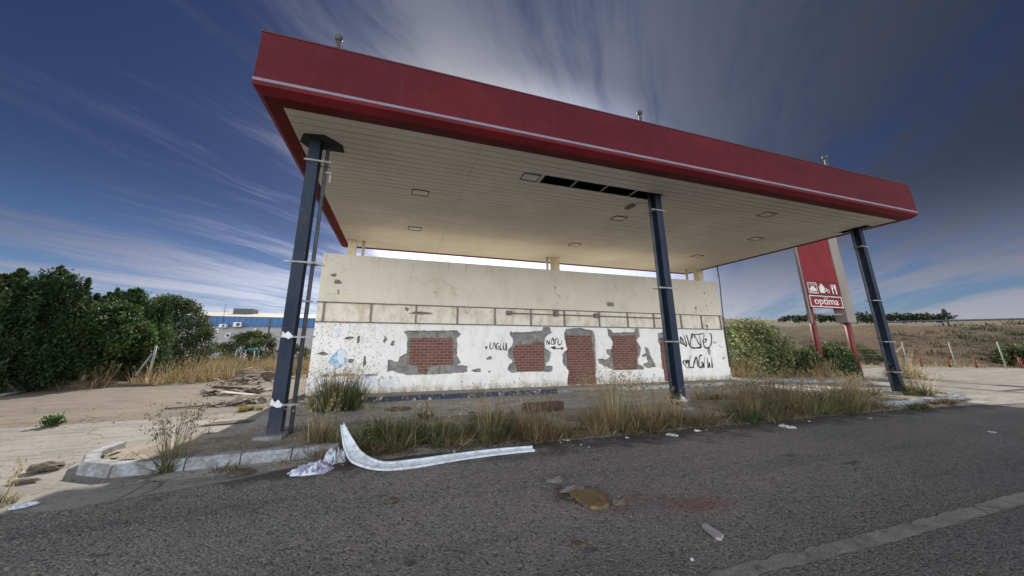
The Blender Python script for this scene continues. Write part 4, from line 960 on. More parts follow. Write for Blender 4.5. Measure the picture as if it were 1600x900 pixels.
# ------------------------------------------------------------------ warehouse and teal shed
m_whw = simple('warehouse_wall', (.34, .335, .36), (.29, .285, .30), .6, .85, stretch=(1, 1, 3))
m_blues, n, b = newmat('blue_corrugated'); p = n.pos(); xx = n.sep(p)[0]
n.set(b, 'Base Color', n.mix(n.ramp(n.noise(p, .4, 4), .4, .6), (.012, .085, .24), (.018, .11, .28))); n.set(b, 'Roughness', .45)
m_roof = simple('pale_sheet_roof', (.50, .47, .42), (.43, .40, .36), .3, .7)
m_win = simple('dark_window_glass', (.04, .045, .05), (.07, .08, .09), 1, .15)
m_wht = simple('white_metal', (.70, .70, .68), (.6, .6, .58), 4, .5)
m_grl = simple('dark_grille', (.05, .05, .05), (.08, .08, .08), 9, .6)
WX0, WX1, WY = -36, 2, 52
wh = empty('warehouse', (-17, 62, 0), 'long white warehouse with a blue corrugated band, far behind the first column', 'building')
MB().box(WX0, WX1, WY, 74, 0, 4.30).build('wall', m_whw, wh)
mb = MB(); k = 0; x_ = WX0 - .2; vs = []
while x_ < WX1 + .2:
    vs.append((x_, (0, .06, .06, 0)[k % 4])); x_ += .16; k += 1
vv = [(a, WY - .16 - d, z) for z in (4.22, 5.50) for a, d in vs]; m_ = len(vs)
mb.add(vv, [(i, i + 1, m_ + i + 1, m_ + i) for i in range(m_ - 1)]); mb.box(WX0 - .2, WX1 + .2, WY - .12, WY + .1, 4.22, 5.50)
mb.build('blue_band', m_blues, wh)
mb = MB(); mb.add([(WX0 - .3, WY - .3, 5.52), (WX1 + .3, WY - .3, 5.52), (WX1 + .3, 63, 7.0), (WX0 - .3, 63, 7.0), (WX1 + .3, 74.3, 5.52), (WX0 - .3, 74.3, 5.52)], [(0, 1, 2, 3), (3, 2, 4, 5), (0, 3, 5), (1, 4, 2), (0, 5, 4, 1)])
mb.build('roof', m_roof, wh)
for (px0, px1, y0, y1) in ((316, 341, 514, 521), (395, 400, 513, 517)):
    a0, z1 = W(px0, y0, WY); a1, z0 = W(px1, y1, WY)
    f_ = MB().box(a0, a1, WY - .08, WY - .01, z0, z1).build('window', m_wht, wh)
    MB().box(a0 + .12, (a0 + a1) / 2 - .05, WY - .10, WY - .081, z0 + .1, z1 - .1).build('pane', m_win, f_)
    MB().box((a0 + a1) / 2 + .05, a1 - .12, WY - .10, WY - .081, z0 + .1, z1 - .1).build('pane', m_win, f_)
for (px0, px1, y0, y1) in ((347, 357, 507, 512), (369, 380, 504, 511)):
    a0, z1 = W(px0, y0, WY); a1, z0 = W(px1, y1, WY)
    f_ = MB().box(a0, a1, WY - .75, WY - .2, z0, z1).build('air_conditioner', m_wht, wh)
    MB().tube([((a0 + a1) / 2 + .1, WY - .75, (z0 + z1) / 2), ((a0 + a1) / 2 + .1, WY - .78, (z0 + z1) / 2)], (z1 - z0) * .38, 14).build('fan_grille', m_grl, f_)
x_, z_ = W(357, 524, WY); d_ = MB().tube([(x_, WY - .05, z_), (x_, WY - .2, z_)], .33, 16).build('round_vent', m_wht, wh); MB().tube([(x_, WY - .21, z_), (x_, WY - .23, z_)], .22, 16).build('vent_opening', m_grl, d_)
x_, z_ = W(387, 486, 60); MB().box(x_ - 1.3, x_ + 1.3, 58.5, 60.5, 6.4, 7.25).build('roof_vent', m_grl, wh)
x_ = W(352, 490, WY)[0]; mb = MB().tube([(x_, WY - .3, 4.8), (x_, WY - .3, 7.1)], .03, 5); mb.tube([(x_ - .5, WY - .3, 6.5), (x_ + .5, WY - .3, 6.5)], .02, 4); mb.tube([(x_ - .35, WY - .3, 6.2), (x_ + .35, WY - .3, 6.2)], .02, 4); mb.build('antenna', m_grl, wh)
# teal shed right behind the kiosk
m_teal = simple('teal_corrugated', (.020, .115, .13), (.015, .09, .105), 1, .5)
sx0, z1 = W(1126, 500, 26); sx1, _ = W(1148, 500, 26)
sh = empty('teal_shed', ((sx0 + sx1) / 2 - 2, 27, 0), 'dark teal corrugated shed peeking out behind the right end of the kiosk', 'shed')
mb = MB(); x_ = sx0 - 4; prof = []; k = 0
while x_ < sx1: prof.append((x_, 26 - (0, .05, .05, 0)[k % 4])); x_ += .11; k += 1
prof += [(sx1, 26), (sx1, 29), (sx0 - 4, 29)]
mb.prism(prof, 1.2, 3.55); mb.build('cladding', m_teal, sh)
MB().box(sx0 - 4, sx1 - .02, 26.03, 28.95, 0, 1.199).build('wall', m_whw, sh)
MB().prism([(sx0 - 4.1, 25.8), (sx1 + .12, 25.8), (sx1 + .12, 29.1), (sx0 - 4.1, 29.1)], 3.56, 3.64).build('roof', m_teal, sh)

# ------------------------------------------------------------------ price sign
m_sred = simple('sign_red', (.21, .013, .018), (.165, .011, .016), 1.2, .5, spec=.2)
m_scr = simple('sign_cream_metal', (.26, .225, .20), (.22, .19, .165), 1, .6)
m_swh = simple('sign_white', (.72, .70, .68), (.6, .58, .55), 6, .5)
m_spost = simple('sign_red_post', (.20, .030, .028), (.13, .022, .022), 4, .6)
SY = 11.9
sg = empty('price_sign', (23.3, SY + .3, 0), 'tall red and cream roadside price sign with optima lettering behind the third column', 'sign')
# faces lie on the plane Y = SY; the box behind is 0.5 m deep
MB().box(21.70, 24.62, SY + .01, SY + .12, 3.72, 9.3).build('panel_box', m_sred, sg)
MB().box(21.58, 21.69, SY + .0, SY + .13, 2.85, 9.4).build('side_cover', m_scr, sg)
MB().box(24.63, 25.42, SY - .03, SY + .5, 2.95, 9.4).build('side_cover', m_scr, sg)
MB().box(21.695, 21.73, SY - .02, SY + .0, 3.75, 9.4).build('trim', m_spost, sg)
for x_ in (22.0, 24.98): MB().tube([(x_, SY + .2, 0), (x_, SY + .2, 3.74 if x_ < 23 else 3.2)], .14, 12).build('post', m_spost, sg)
MB().box(22.2, 24.6, SY + .1, SY + .2, 3.36, 3.44).build('crossbar', m_scr, sg)
mb = MB()
for q in ((21.82, 24.6, 4.45, 4.50), (21.82, 24.6, 5.18, 5.23)): mb.box(q[0], q[1], SY - .008, SY + .009, q[2], q[3])
mb.build('divider', m_seam, sg)
# lower board with white frame
fr = MB()
for q in ((21.82, 24.58, 3.76, 3.81), (21.82, 24.58, 4.36, 4.41), (21.82, 21.87, 3.811, 4.359), (24.53, 24.58, 3.811, 4.359)): fr.box(q[0], q[1], SY - .02, SY + .008, q[2], q[3])
fr.build('lettering_frame', m_swh, sg)
def text_part(name, s, x, z, size, parent, mat, y, wscale=1.):
    cu = bpy.data.curves.new('t', 'FONT'); cu.body = s; cu.size = size; cu.align_x = 'CENTER'; cu.extrude = .004; cu.offset = size * .012
    t = bpy.data.objects.new('t', cu); COL.objects.link(t); bpy.context.view_layer.update()
    me = bpy.data.meshes.new_from_object(t.evaluated_get(bpy.context.evaluated_depsgraph_get())); bpy.data.objects.remove(t); bpy.data.curves.remove(cu)
    me.transform(Matrix.Diagonal((wscale, 1, 1, 1))); me.transform(Matrix.Rotation(R(90), 4, 'X'))
    o = bpy.data.objects.new(name, me); COL.objects.link(o); o.parent = parent; off = wloc(parent); o.location = (x - off.x, y - off.y, z - off.z)
    me.materials.clear(); me.materials.append(mat); me.name = name; return o
text_part('lettering', 'optima', 23.2, 3.93, .56, sg, m_swh, SY - .005, 1.32)
lg = MB(); 
for dx_ in (-.12, 0, .12): lg.prism([(23.2 + dx_ - .05, 4.27), (23.2 + dx_ + .05, 4.27), (23.2 + dx_ * 1.3, 4.35)], SY - .012, SY + .005, 'y')
lg.build('crown_mark', simple('gold_mark', (.45, .34, .12), (.4, .3, .1), 3, .5), sg)
# pictogram row: framed car wash, coffee jug, cutlery
Yp0, Yp1 = SY - .014, SY + .005
def frame_into(mb, x0, x1, z0, z1, t): 
    mb.box(x0, x1, Yp0, Yp1, z0, z0 + t); mb.box(x0, x1, Yp0, Yp1, z1 - t, z1); mb.box(x0, x0 + t, Yp0, Yp1, z0 + t, z1 - t); mb.box(x1 - t, x1, Yp0, Yp1, z0 + t, z1 - t)
mb = MB(); frame_into(mb, 21.90, 22.66, 4.52, 5.15, .035)
mb.prism([(22.0, 4.66), (22.56, 4.66), (22.56, 4.80), (22.47, 4.82), (22.40, 4.93), (22.16, 4.93), (22.09, 4.82), (22.0, 4.80)], Yp0, Yp1, 'y')
for q in range(5): mb.box(22.0 + q * .13, 22.03 + q * .13, Yp0, Yp1, 4.97, 5.08)
mb.box(22.0, 22.56, Yp0, Yp1, 4.58, 4.62); mb.build('car_wash_symbol', m_swh, sg)
mb = MB(); mb.prism([(22.86, 4.58), (23.24, 4.58), (23.28, 4.95), (23.17, 5.02), (23.15, 5.1), (22.97, 5.1), (22.95, 5.0), (22.82, 4.95)], Yp0, Yp1, 'y')
mb.prism([(23.30, 4.88), (23.44, 4.86), (23.44, 4.70), (23.29, 4.66), (23.29, 4.71), (23.39, 4.74), (23.39, 4.82), (23.30, 4.84)], Yp0, Yp1, 'y'); frame_into(mb, 23.48, 23.66, 4.60, 4.80, .03); mb.build('jug_symbol', m_swh, sg)
mb = MB(); mb.prism([(23.93, 4.56), (24.0, 4.56), (24.01, 4.84), (24.06, 4.88), (24.07, 5.12), (24.03, 5.12), (24.02, 4.93), (23.98, 4.93), (23.975, 5.12), (23.955, 5.12), (23.95, 4.93), (23.91, 4.93), (23.90, 5.12), (23.86, 5.12), (23.87, 4.88), (23.92, 4.84)], Yp0, Yp1, 'y')
mb.prism([(24.22, 4.56), (24.30, 4.56), (24.30, 5.12), (24.22, 5.14), (24.15, 5.02), (24.15, 4.86), (24.22, 4.82)], Yp0, Yp1, 'y'); mb.build('cutlery_symbol', m_swh, sg)

# ------------------------------------------------------------------ fence posts, guard rail, lamp
m_galv = simple('galvanised_post', (.36, .36, .35), (.25, .24, .23), 6, .6)
m_rust = simple('rusty_red_stake', (.22, .055, .035), (.14, .04, .03), 9, .8)
grpR = 'wire fence posts along the right yard'
posts = [('leftmost pale fence post right of the third column, behind scrub', 43.6, 23.2, 2.1), ('pale fence post with a slanting brace on its left', *G(1420, 575), 1.95), ('plain pale fence post right of the braced one', *G(1495, 575.5), 1.95), ('rightmost pale fence post near the right edge', *G(1573, 577), 1.95)]
pts_top = []
for i, (lb, x_, y_, h_) in enumerate(posts):
    rt = empty('fence_post', (x_, y_, 0), lb, 'fence post', grpR)
    lean = (-.06, .02, -.05, -.07)[i]
    MB().tube([(x_, y_, -.05), (x_ + lean, y_, h_)], .032, 8).build('post', m_galv, rt)
    if i == 1: MB().tube([(x_ - 1.3, y_ + .9, .05), (x_ - .02, y_ + .02, h_ - .3)], .035, 8).build('brace', m_galv, rt)
    pts_top.append((x_, y_, h_))
wires = MB()
for a, b_ in zip(pts_top[:-1], pts_top[1:]):
    for k in (.35, .95, 1.5): wires.tube([(a[0], a[1] - .06, k), ((a[0] + b_[0]) / 2, (a[1] + b_[1]) / 2 - .06, k - .08), (b_[0], b_[1] - .06, k)], .006, 4, False)
o = wires.build('fence_wire', m_galv); tag(o, 'thin sagging wires strung between the pale fence posts on the right', 'wire')
for i, (px_, py_, lb) in enumerate(((1441, 573, 'short rusty red stake just right of the braced fence post'), (1485, 574, 'short rusty red stake left of the plain fence post'), (1527, 575, 'short rusty red stake between the two rightmost fence posts'), (1598, 576, 'short rusty stake at the right edge of the photo'))):
    x_, y_ = G(px_, py_); rt = empty('stake', (x_, y_, 0), lb, 'stake', 'short red stakes along the right fence')
    MB().tube([(x_, y_, 0), (x_ - .05, y_, .78)], .07, 8).build('shaft', m_rust, rt); MB().tube([(x_ - .05, y_, .781), (x_ - .055, y_, .83)], [.075, .04], 8).build('cap', m_rust, rt)
m_rail = simple('guard_rail_steel', (.10, .11, .14), (.07, .08, .10), 3, .5)
gr = empty('guard_rail', (68, 8, 4), 'dark guard rail along the top of the right embankment', 'guard rail')
gp = [(*out((43.8, 19.4), 15), 3.95), (*out((45, 15), 15), 3.85), (*out((48, 9), 15), 3.7), (*out((52, 0), 15), 3.7), (*out((58, -14), 15), 3.7)]
mb = MB(); 
for a, b_ in zip(gp[:-1], gp[1:]):
    A_, B_ = Vector(a), Vector(b_)
    mb.tube([A_ + Vector((0, 0, .60)), B_ + Vector((0, 0, .60))], .11, 6, False)
mb.build('rail', m_rail, gr)
for a, b_ in zip(gp[:-1], gp[1:]):
    A_, B_ = Vector(a), Vector(b_); nn_ = int((B_ - A_).length / 4)
    for k in range(nn_):
        q = A_.lerp(B_, k / nn_); MB().box(q.x - .06, q.x + .06, q.y - .06, q.y + .06, q.z - .7, q.z + .6).build('post', m_rail, gr)
v = ray(1480, 500); k = 62 / math.hypot(v[0], v[1]); x_, y_ = v[0] * k, v[1] * k
lp = empty('roadside_lamp', (x_, y_, 3.6), 'small dark lamp head on a short post above the embankment', 'lamp'); m_dk = simple('dark_lamp_metal', (.03, .03, .035), (.02, .02, .02), 3, .8)
z_t = EYE + (x_ * sp + y_ * cp) * (541 - 500) / 514.
z_t += .45; MB().tube([(x_, y_, 3.0), (x_, y_, z_t)], .08, 6).build('pole', m_dk, lp)
MB().tube([(x_, y_, z_t - .1), (x_ - .1, y_, z_t + .25), (x_ - .22, y_, z_t + .75)], [.10, .26, .12], 8).build('lamp_head', m_dk, lp)
# left fence remains
rt = empty('fence_post', (*(lambda q: q)((W(237, 570, 19.3)[0], 19.3)), 0), 'pale leaning fence post with a diagonal brace before the olive tree', 'fence post', 'broken fence posts on the left')
x_ = rt.location.x; x2, z2 = W(244, 540, 19.3)
MB().tube([(x_, 19.3, 0), (x2, 19.3, z2)], .05, 8).build('post', m_galv, rt)
a, z_ = W(213, 580, 19.0); MB().tube([(a, 19.0, max(z_, .2) - .2), (x2 - .05, 19.25, z2 - .35)], .04, 8).build('brace', m_galv, rt)
x_, y_ = G(127, 606); x2, z2 = W(134, 573, y_)
rt = empty('fence_post', (x_, y_, 0), 'short pale post leaning right at the left end of the dry grass', 'fence post', 'broken fence posts on the left')
MB().tube([(x_, y_, 0), (x2, y_, z2)], .05, 8).build('post', m_galv, rt)
x_, y_ = G(24, 613); x2, z2 = W(-6, 582, y_)
rt = empty('fence_post', (x_, y_, 0), 'fallen pale fence pipe propped up at the far left', 'fence post', 'broken fence posts on the left')
MB().tube([(x_, y_, .05), (x2, y_, z2)], .045, 8).build('post', m_galv, rt)
a = G(-10, 622); b_ = G(46, 612); MB().tube([(a[0], a[1], .05), (b_[0], b_[1], .05)], .045, 8).build('rail', m_galv, rt)
x_ = W(422, 500, 34)[0]; rt = empty('wooden_pole', (x_, 34, 0), 'thin dark wooden pole just left of the first column, before the warehouse', 'pole')
MB().tube([(x_, 34, 0), (x_ + .05, 34, 4.1)], .07, 8).build('shaft', m_bark, rt)
for i, (px_, Y) in enumerate(((322, 29), (312, 30))):
    x_ = W(px_, 560, Y)[0]; rt = empty('wooden_stake', (x_, Y, 0), ('dark upright stake at the right foot of the olive tree', 'leaning brown stake half hidden by the olive tree')[i], 'stake')
    MB().tube([(x_, Y, 0), (x_ + (.0, .25)[i], Y, (1.75, 1.4)[i])], .06, 6).build('shaft', m_bark, rt)
# green metal stand in the field
m_grn = simple('turquoise_metal', (.05, .30, .28), (.04, .2, .2), 5, .6)
x0_, _ = W(366, 560, 33); x1_, _ = W(397, 560, 33)
stn = empty('metal_stand', ((x0_ + x1_) / 2, 33.5, 0), 'turquoise slatted metal stand below the small round tree', 'stand')
for k in range(6): MB().box(x0_, x1_, 33 + k * .2, 33.1 + k * .2, 1.28, 1.33).build('slat', m_grn, stn)
for a, b_ in ((x0_ + .05, 33.05), (x1_ - .05, 33.05), ((x0_ + x1_) / 2, 33.05), (x0_ + .05, 34.0), (x1_ - .05, 34.0)): MB().tube([(a, b_, 0), (a, b_, 1.28)], .035, 6).build('leg', m_wht, stn)
MB().tube([(x1_ - .5, 32.9, 1.40), (x1_, 33.2, 1.42), (x1_ + .15, 33.3, .9)], .07, 6).build('hanging_net', m_grn, stn)

# ------------------------------------------------------------------ litter
m_ws, n, b = newmat('white_plastic'); p = n.pos()
n.set(b, 'Base Color', n.mix(n.ramp(n.noise(p, 9, 7, .75), .42, .66, 0., .75), (.60, .66, .72), (.30, .31, .32))); n.set(b, 'Roughness', .5)
def ribbon(pts, wid, t=.006, flange=.03):
    """folded trim strip: pts centre line, wid list of (half width vector)"""
    mb = MB(); vs = []; m = 5
    for p_, (wv_, up_) in zip(pts, wid):
        p_ = Vector(p_); wv_ = Vector(wv_); up_ = Vector(up_)
        vs += [p_ - wv_ + up_ * flange, p_ - wv_, p_ + wv_, p_ + wv_ + up_ * flange, p_ + wv_ * .82 + up_ * flange]
    fs = [(i * m + k, i * m + k + 1, (i + 1) * m + k + 1, (i + 1) * m + k) for i in range(len(pts) - 1) for k in range(m - 1)]
    mb.add(vs, fs); return mb
ctrl = [((-.69, 5.50, .50), (.022, .0, .008), (0, -.3, 1)), ((-.64, 5.45, .39), (.034, 0, .015), (.5, -.3, .8)), ((-.56, 5.36, .25), (.055, .02, .03), (.7, -.2, .7)), ((-.41, 5.18, .12), (.065, .04, .03), (.6, 0, .8)), ((-.10, 5.00, .05), (.03, .062, .02), (.1, 0, 1)), ((.30, 4.97, .045), (-.01, .062, .026), (0, 0, 1)),
        ((.8, 5.03, .05), (-.01, .055, .022), (0, 0, 1)), ((1.3, 5.09, .05), (-.005, .055, .02), (0, 0, 1)), ((1.8, 5.12, .045), (0, .05, .018), (0, 0, 1)), ((2.22, 5.12, .04), (0, .05, .014), (0, 0, 1))]
P_ = []; Wd = []
for i in range(len(ctrl) - 1):
    for k in range(5):
        t = k / 5; q0, q1, q2, q3 = [Vector(ctrl[min(max(i + e, 0), len(ctrl) - 1)][0]) for e in (-1, 0, 1, 2)]
        P_.append(.5 * ((2 * q1) + (q2 - q0) * t + (2 * q0 - 5 * q1 + 4 * q2 - q3) * t * t + (3 * q1 - q0 - 3 * q2 + q3) * t ** 3)); Wd.append((Vector(ctrl[i][1]).lerp(Vector(ctrl[i + 1][1]), t), Vector(ctrl[i][2]).lerp(Vector(ctrl[i + 1][2]), t).normalized()))
o = ribbon(P_, Wd).build('trim_strip', m_ws, fix=False)
sol = o.modifiers.new('s', 'SOLIDIFY'); sol.thickness = .004
recenter(o); tag(o, 'long bent white plastic trim strip curling up at its left end on the asphalt', 'plastic strip')
def cloth(name, label, cat, cx, cy, rx, ry, h, seed, mat, rot=0, amp=1.):
    vs = []; fs = []; N_ = 34
    for j in range(N_ + 1):
        for i in range(N_ + 1):
            u, v_ = i / N_ * 2 - 1, j / N_ * 2 - 1; q = max(abs(u), abs(v_)); d = math.hypot(u, v_) or 1; u2, v2 = u / d * q, v_ / d * q
            nz = noise.fractal(Vector((u2 * 3.6, v2 * 3.6, seed)), .7, 2.1, 6); ed = 1 + .30 * noise.noise(Vector((u2 * 2.2, v2 * 2.2, seed + 9)))
            rdg = abs(noise.noise(Vector((u2 * 4.5, v2 * 4.5, seed + 3))))
            z_ = .02 + max(0, min(1., (1 - q) * 3.2) * h * (.45 + amp * .75 * nz + (.35 - rdg) * 1.1))
            a, b_ = u2 * rx * ed, v2 * ry * ed
            vs.append((cx + a * math.cos(rot) - b_ * math.sin(rot), cy + a * math.sin(rot) + b_ * math.cos(rot), z_))
    fs = [(j * (N_ + 1) + i, j * (N_ + 1) + i + 1, (j + 1) * (N_ + 1) + i + 1, (j + 1) * (N_ + 1) + i) for j in range(N_) for i in range(N_)]
    mb = MB(); mb.add(vs, fs, smooth=False); o = mb.build(name, mat, fix=False); recenter(o); return tag(o, label, cat)
m_lil = simple('lilac_cloth', (.30, .28, .42), (.58, .62, .70), 9, .9, .3, lo=.42, hi=.58)
m_bag = simple('pale_blue_bag', (.50, .58, .68), (.66, .70, .76), 8, .5, .3)
x_, y_ = G(487, 738); cloth('crumpled_cloth', 'lilac and white crumpled clothes lying left of the white strip', 'clothes', x_, y_ + .02, .26, .20, .065, 3, m_lil)
x_, y_ = G(522, 722); cloth('plastic_bag', 'pale blue plastic bag slumped against the curled end of the strip', 'bag', x_, y_, .15, .16, .13, 8, m_bag, .3)
x_, y_ = G(462, 745); cloth('paper_scrap', 'small white rag tip at the left of the lilac clothes', 'paper', x_, y_, .07, .04, .03, 12, m_bag)
# foam slab, yellow sheet, stones
m_yel, n, b = newmat('mustard_foam'); p = n.pos()
n.set(b, 'Base Color', n.mix(n.ramp(n.noise(p, 14, 6, .7), .35, .65), (.21, .145, .06), (.11, .075, .035))); n.set(b, 'Roughness', .9); bump(n, b, n.noise(p, 60, 4), .5, .01)
poly = [G(a, b_) for a, b_ in ((889, 776), (905, 773), (935, 774), (950, 786), (952, 796), (942, 801), (924, 800), (905, 790))]
o = MB().prism(rough(poly, .04, .012, 3), .022, .055).build('foam_sheet', m_yel); recenter(o); tag(o, 'flat mustard yellow foam sheet lying on the asphalt', 'foam sheet')
m_stone = simple('grey_stone', (.19, .175, .16), (.10, .09, .08), 6, .95, .5)
m_brst = simple('brown_stone', (.13, .105, .075), (.07, .055, .04), 6, .95, .5)
def stone(label, px_, py_, rx, ry, rz, seed, mat=m_stone, name='stone', cat='stone', rot=0., z=.02, group=None):
    x_, y_ = G(px_, py_); mb = MB(); mb.add(*lump(x_, y_, z + rz * .45, rx, ry, rz, seed, rot, .45), smooth=False)
    o = mb.build(name, mat); recenter(o); return tag(o, label, cat, group)
stone('lump of brown stone on the sunlit concrete at far left', 67, 737, .16, .12, .06, 1, m_brst)
stone('flat dark stone just below the brown lump at far left', 38, 756, .13, .05, .025, 2, m_brst)
stone('thin grey shard behind the yellow foam sheet', 865, 754, .13, .07, .03, 3)
stone('flat dark clod touching the left end of the foam sheet', 893, 769, .15, .06, .025, 4)
stone('small dark clod right of the foam sheet', 968, 790, .08, .05, .03, 5, m_brst)
stone('small clod farther right beyond the foam sheet', 1000, 781, .06, .04, .025, 15, m_brst)
stone('flat tan stone against the kerb near the left kerb end', 376, 742, .16, .11, .03, 6, m_brst)
stone('small grey stone left of the white slab near the bottom', 905, 858, .06, .04, .02, 7, m_brst)
stone('dark pebble on the asphalt below the white strip', 612, 787, .07, .045, .025, 8, m_brst)
stone('white pebble near the bottom edge beside the road line', 1082, 880, .014, .012, .01, 9, m_ws)
o = MB().prism(rough([G(1097, 829), (G(1104, 826)), G(1131, 844), G(1128, 850), G(1120, 848)], .03, .008, 4), .022, .045).build('foam_scrap', simple('dirty_white_foam', (.38, .35, .35), (.3, .27, .27), 15, .8, .3)); recenter(o); tag(o, 'small elongated off-white slab on the asphalt above the road line', 'foam scrap')
m_paper = simple('grubby_paper', (.58, .60, .62), (.24, .23, .23), 30, .8, .4)
LB = [((908, 697), .035, 'white paper cup lying left of the blond tuft'), ((920, 701), .05, 'flat white scrap just right of the paper cup'), ((955, 708), .04, 'tan flat chip in front of the blond tuft'), ((1050, 682), .16, 'white crumpled strip in front of the middle column'), ((1090, 675), .11, 'crumpled newspaper just right of the middle column'), ((980, 686), .07, 'white scrap under the blond tuft'), ((1170, 664), .06, 'white plastic cup in front of the right thicket'), ((1230, 669), .22, 'flat torn paper spread along the thicket edge'), ((885, 690), .10, 'pale scrap beside the green sprig'), ((1265, 660), .05, 'tiny pale scrap at the foot of the largest clump'), ((38, 794), .14, 'pale crumpled paper on the shaded concrete at lower left'), ((710, 708), .07, 'white crumpled paper behind the white strip'), ((1550, 677), .09, 'small white scrap on the asphalt at the right'), ((548, 762), .02, 'tiny white speck of paper left of centre'), ((1360, 655), .08, 'pale scrap in front of the low grass by the third column'),
      ((620, 635), .10, 'white rag lying on the blue kerb before the kiosk window'), ((655, 633), .10, 'torn white paper on the blue kerb left of the second window'), ((560, 640), .07, 'pale scrap on the blue kerb near its left end'), ((790, 625), .07, 'small scrap on the forecourt before the second window')]
for i, ((a, b_), s, lb) in enumerate(LB):
    x_, y_ = G(a, b_); cloth('paper_scrap', lb, 'litter', x_, y_, s * .7, s * .42, s * .16, 30 + i, m_paper if i not in (2, 10) else m_bag if i == 10 else m_brst, i * .7)
    if i >= 15: 
        pass
# clods and kerb fragments: gravel stuff
mb = MB(); r = random.Random(9)
for k in range(800):
    z0 = r.random()
    if z0 < .55: x_, y_ = r.uniform(-3.5, 16), 5.62 - abs(r.gauss(0, .26))
    elif z0 < .7: x_, y_ = r.gauss(2.2, .7), r.gauss(3.7, .35)
    elif z0 < .85: x_, y_ = r.uniform(-3.9, 17), r.uniform(5.9, 7.9)
    else: x_, y_ = r.uniform(-9, -3.2), r.uniform(5, 12)
    s = r.uniform(.005, .016) * (1.8 if r.random() < .06 else 1)
    mb.add(*lump(x_, y_, (.02 if z0 < .7 or z0 > .85 else .12) + s * .3, s, s * r.uniform(.6, 1), s * .6, r.random() * 99, 0, 0, 6, 4))
tag(mb.build('gravel', m_stone), 'loose pebbles and crumbs scattered along the kerb', 'gravel', None, 'stuff')
mb = MB()
for k in range(1700):
    x_, y_ = (r.uniform(-1.2, 16), 5.66 - abs(r.gauss(0, .15))) if k < 1350 else (r.uniform(-2, 8), r.uniform(8.2, 10.6)); a = r.uniform(0, 3.14); L = r.uniform(.012, .05)
    v1 = Vector((math.cos(a), math.sin(a), r.uniform(-.1, .2))) * L; v2 = Vector((-math.sin(a), math.cos(a), 0)) * L * r.uniform(.1, .4); c0 = Vector((x_, y_, .03))
    mb.add([c0 - v1, c0 - v2, c0 + v1, c0 + v2], [(0, 1, 2, 3)], tone(r.choice([(.10, .07, .045), (.16, .12, .08), (.05, .04, .03), (.35, .33, .3)]), r))
tag(mb.build('leaf_litter', m_blade, fix=False), 'dead leaves and bits of trash along the kerb', 'leaf litter', None, 'stuff')
# manhole and a plank on the island
x_, y_ = G(622, 641)
mh = empty('manhole_cover', (x_, y_, 0), 'round rusty manhole cover in the concrete before the kiosk', 'manhole cover')
MB().tube([(x_, y_, .0), (x_, y_, .026)], .42, 28).build('rim', m_zinc, mh); MB().tube([(x_, y_, .0261), (x_, y_, .034)], .36, 28).build('lid', simple('rusty_iron', (.11, .075, .05), (.07, .05, .04), 14, .8, .4), mh)
x_, y_ = G(358, 662); o = MB().add(*lump(x_, y_, .02, .45, .16, .03, 44, .2, .4)).build('leaf_pile', m_brst); recenter(o); tag(o, 'thin brown patch of dead leaves on the concrete left of the first column', 'leaf pile')
o = MB().prism(rough([(3.0, 7.45), (4.0, 7.5), (3.95, 7.7), (2.95, 7.65)], .1, .02, 4), .14, .30).build('brick_block', simple('dark_timber', (.09, .06, .045), (.06, .04, .03), 8, .9)); recenter(o); tag(o, 'low dark broken block on the island behind the blond tuft', 'block')
# rubble heap left of the first column
m_plank = simple('weathered_plank', (.40, .32, .20), (.30, .23, .14), 3, .85, .2, stretch=(6, 1, 1))
m_plk2 = simple('dark_plank', (.09, .07, .055), (.06, .05, .04), 3, .9)
m_pboard = simple('broken_plasterboard', (.55, .52, .47), (.42, .38, .33), 5, .9)
def board(label, px_, py_, L, w_, t, rot, mat, z=.02, tilt=0., roll=0., name='board'):
    x_, y_ = G(px_, py_); M_ = Matrix.Translation((x_, y_, z)) @ Matrix.Rotation(rot, 4, 'Z') @ Matrix.Rotation(tilt, 4, 'Y') @ Matrix.Rotation(roll, 4, 'X')
    o = MB().box(-L / 2, L / 2, -w_ / 2, w_ / 2, 0, t, M_).build(name, mat); recenter(o); o.location.z = max(o.location.z, .012); return tag(o, label, 'board', 'boards in the rubble heap')
board('wide tan board leaning on the front of the rubble heap', 358, 614, 1.0, .55, .03, .5, m_plank, .10, .16, -.25)
board('pale thin board crossing under the wide tan board', 372, 618, 1.1, .16, .03, -.3, m_pboard, .05, .08)
board('long dark plank pointing left from the front of the rubble', 316, 637, 1.55, .05, .035, .10, m_plk2, .03, -.02)
board('white board lying on top at the back of the rubble heap', 385, 589, 1.3, .6, .04, .2, m_pboard, .35, .05, -.1)
board('grey board sticking up left at the back of the heap', 372, 590, 1.2, .12, .03, .6, m_pboard, .35, -.25)
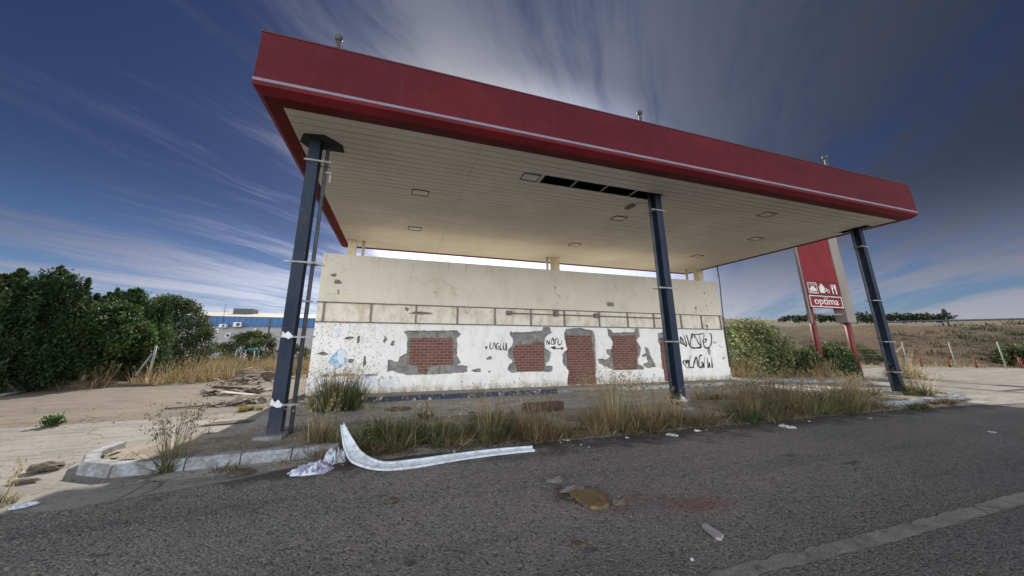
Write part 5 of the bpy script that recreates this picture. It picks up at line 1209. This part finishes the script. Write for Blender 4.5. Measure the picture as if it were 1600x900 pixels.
board('tan board hidden partly behind the first column', 408, 590, 1.6, .25, .04, .0, m_plank, .25, .03)
board('short pale board at the right side of the heap by the column', 402, 612, .9, .14, .04, .3, m_pboard, .05, .05)
board('thin pale lath at the right front of the heap', 395, 620, 1.1, .06, .03, .05, m_plank, .03, .0)
mb = MB(); r = random.Random(21)
for k in range(330):
    c_ = r.choice([((380, 600), 1.3, .9, .35), ((372, 615), .8, .4, .10), ((372, 631), .7, .28, .06), ((395, 592), 1.2, 1.2, .4)]); x0_, y0_ = G(*c_[0])
    x_, y_ = x0_ + r.gauss(0, c_[1] * .5), y0_ + r.gauss(0, c_[2] * .5); q = math.exp(-((x_ - x0_) ** 2 + (y_ - y0_) ** 2)); s = r.uniform(.02, .10)
    if r.random() < .25:
        M_ = Matrix.Translation((x_, y_, c_[3] * q * r.random() + .05)) @ Matrix.Rotation(r.uniform(-.9, .9), 4, 'Z') @ Matrix.Rotation(r.uniform(-.4, .4), 4, 'Y') @ Matrix.Rotation(r.uniform(-.4, .4), 4, 'X'); L = r.uniform(.06, .26)
        mb.box(-L, L, -L * r.uniform(.1, .6), L * .2, 0, .025, M_)
    else: mb.add(*lump(x_, y_, c_[3] * .6 * q * r.random() + s * .3, s, s * .7, s * .5, r.random() * 50, r.random() * 3, 0, 7, 4))
tag(mb.build('rubble', simple('rubble_mix', (.40, .35, .29), (.09, .07, .055), 4, .95, .3, lo=.42, hi=.58), None), 'heap of broken masonry and dirt left of the first column', 'rubble', None, 'stuff')
mb = MB(); x_, y_ = G(410, 594); mb.add(*lump(x_, y_, .0, 1.2, .9, .42, 5, 0, 0, 20, 10)); o = mb.build('soil_mound', m_soil_dark); recenter(o); tag(o, 'dark soil mound under the boards of the rubble heap', 'mound')
mb = MB(); mb.add(*lump(-15.2, 18.6, 0, 4.4, 1.9, .45, 8, -.05, 0, 26, 10), smooth=True); o = mb.build('soil_bank', m_soil_dark); recenter(o); tag(o, 'low brown earth bank under the left conifers', 'earth bank')
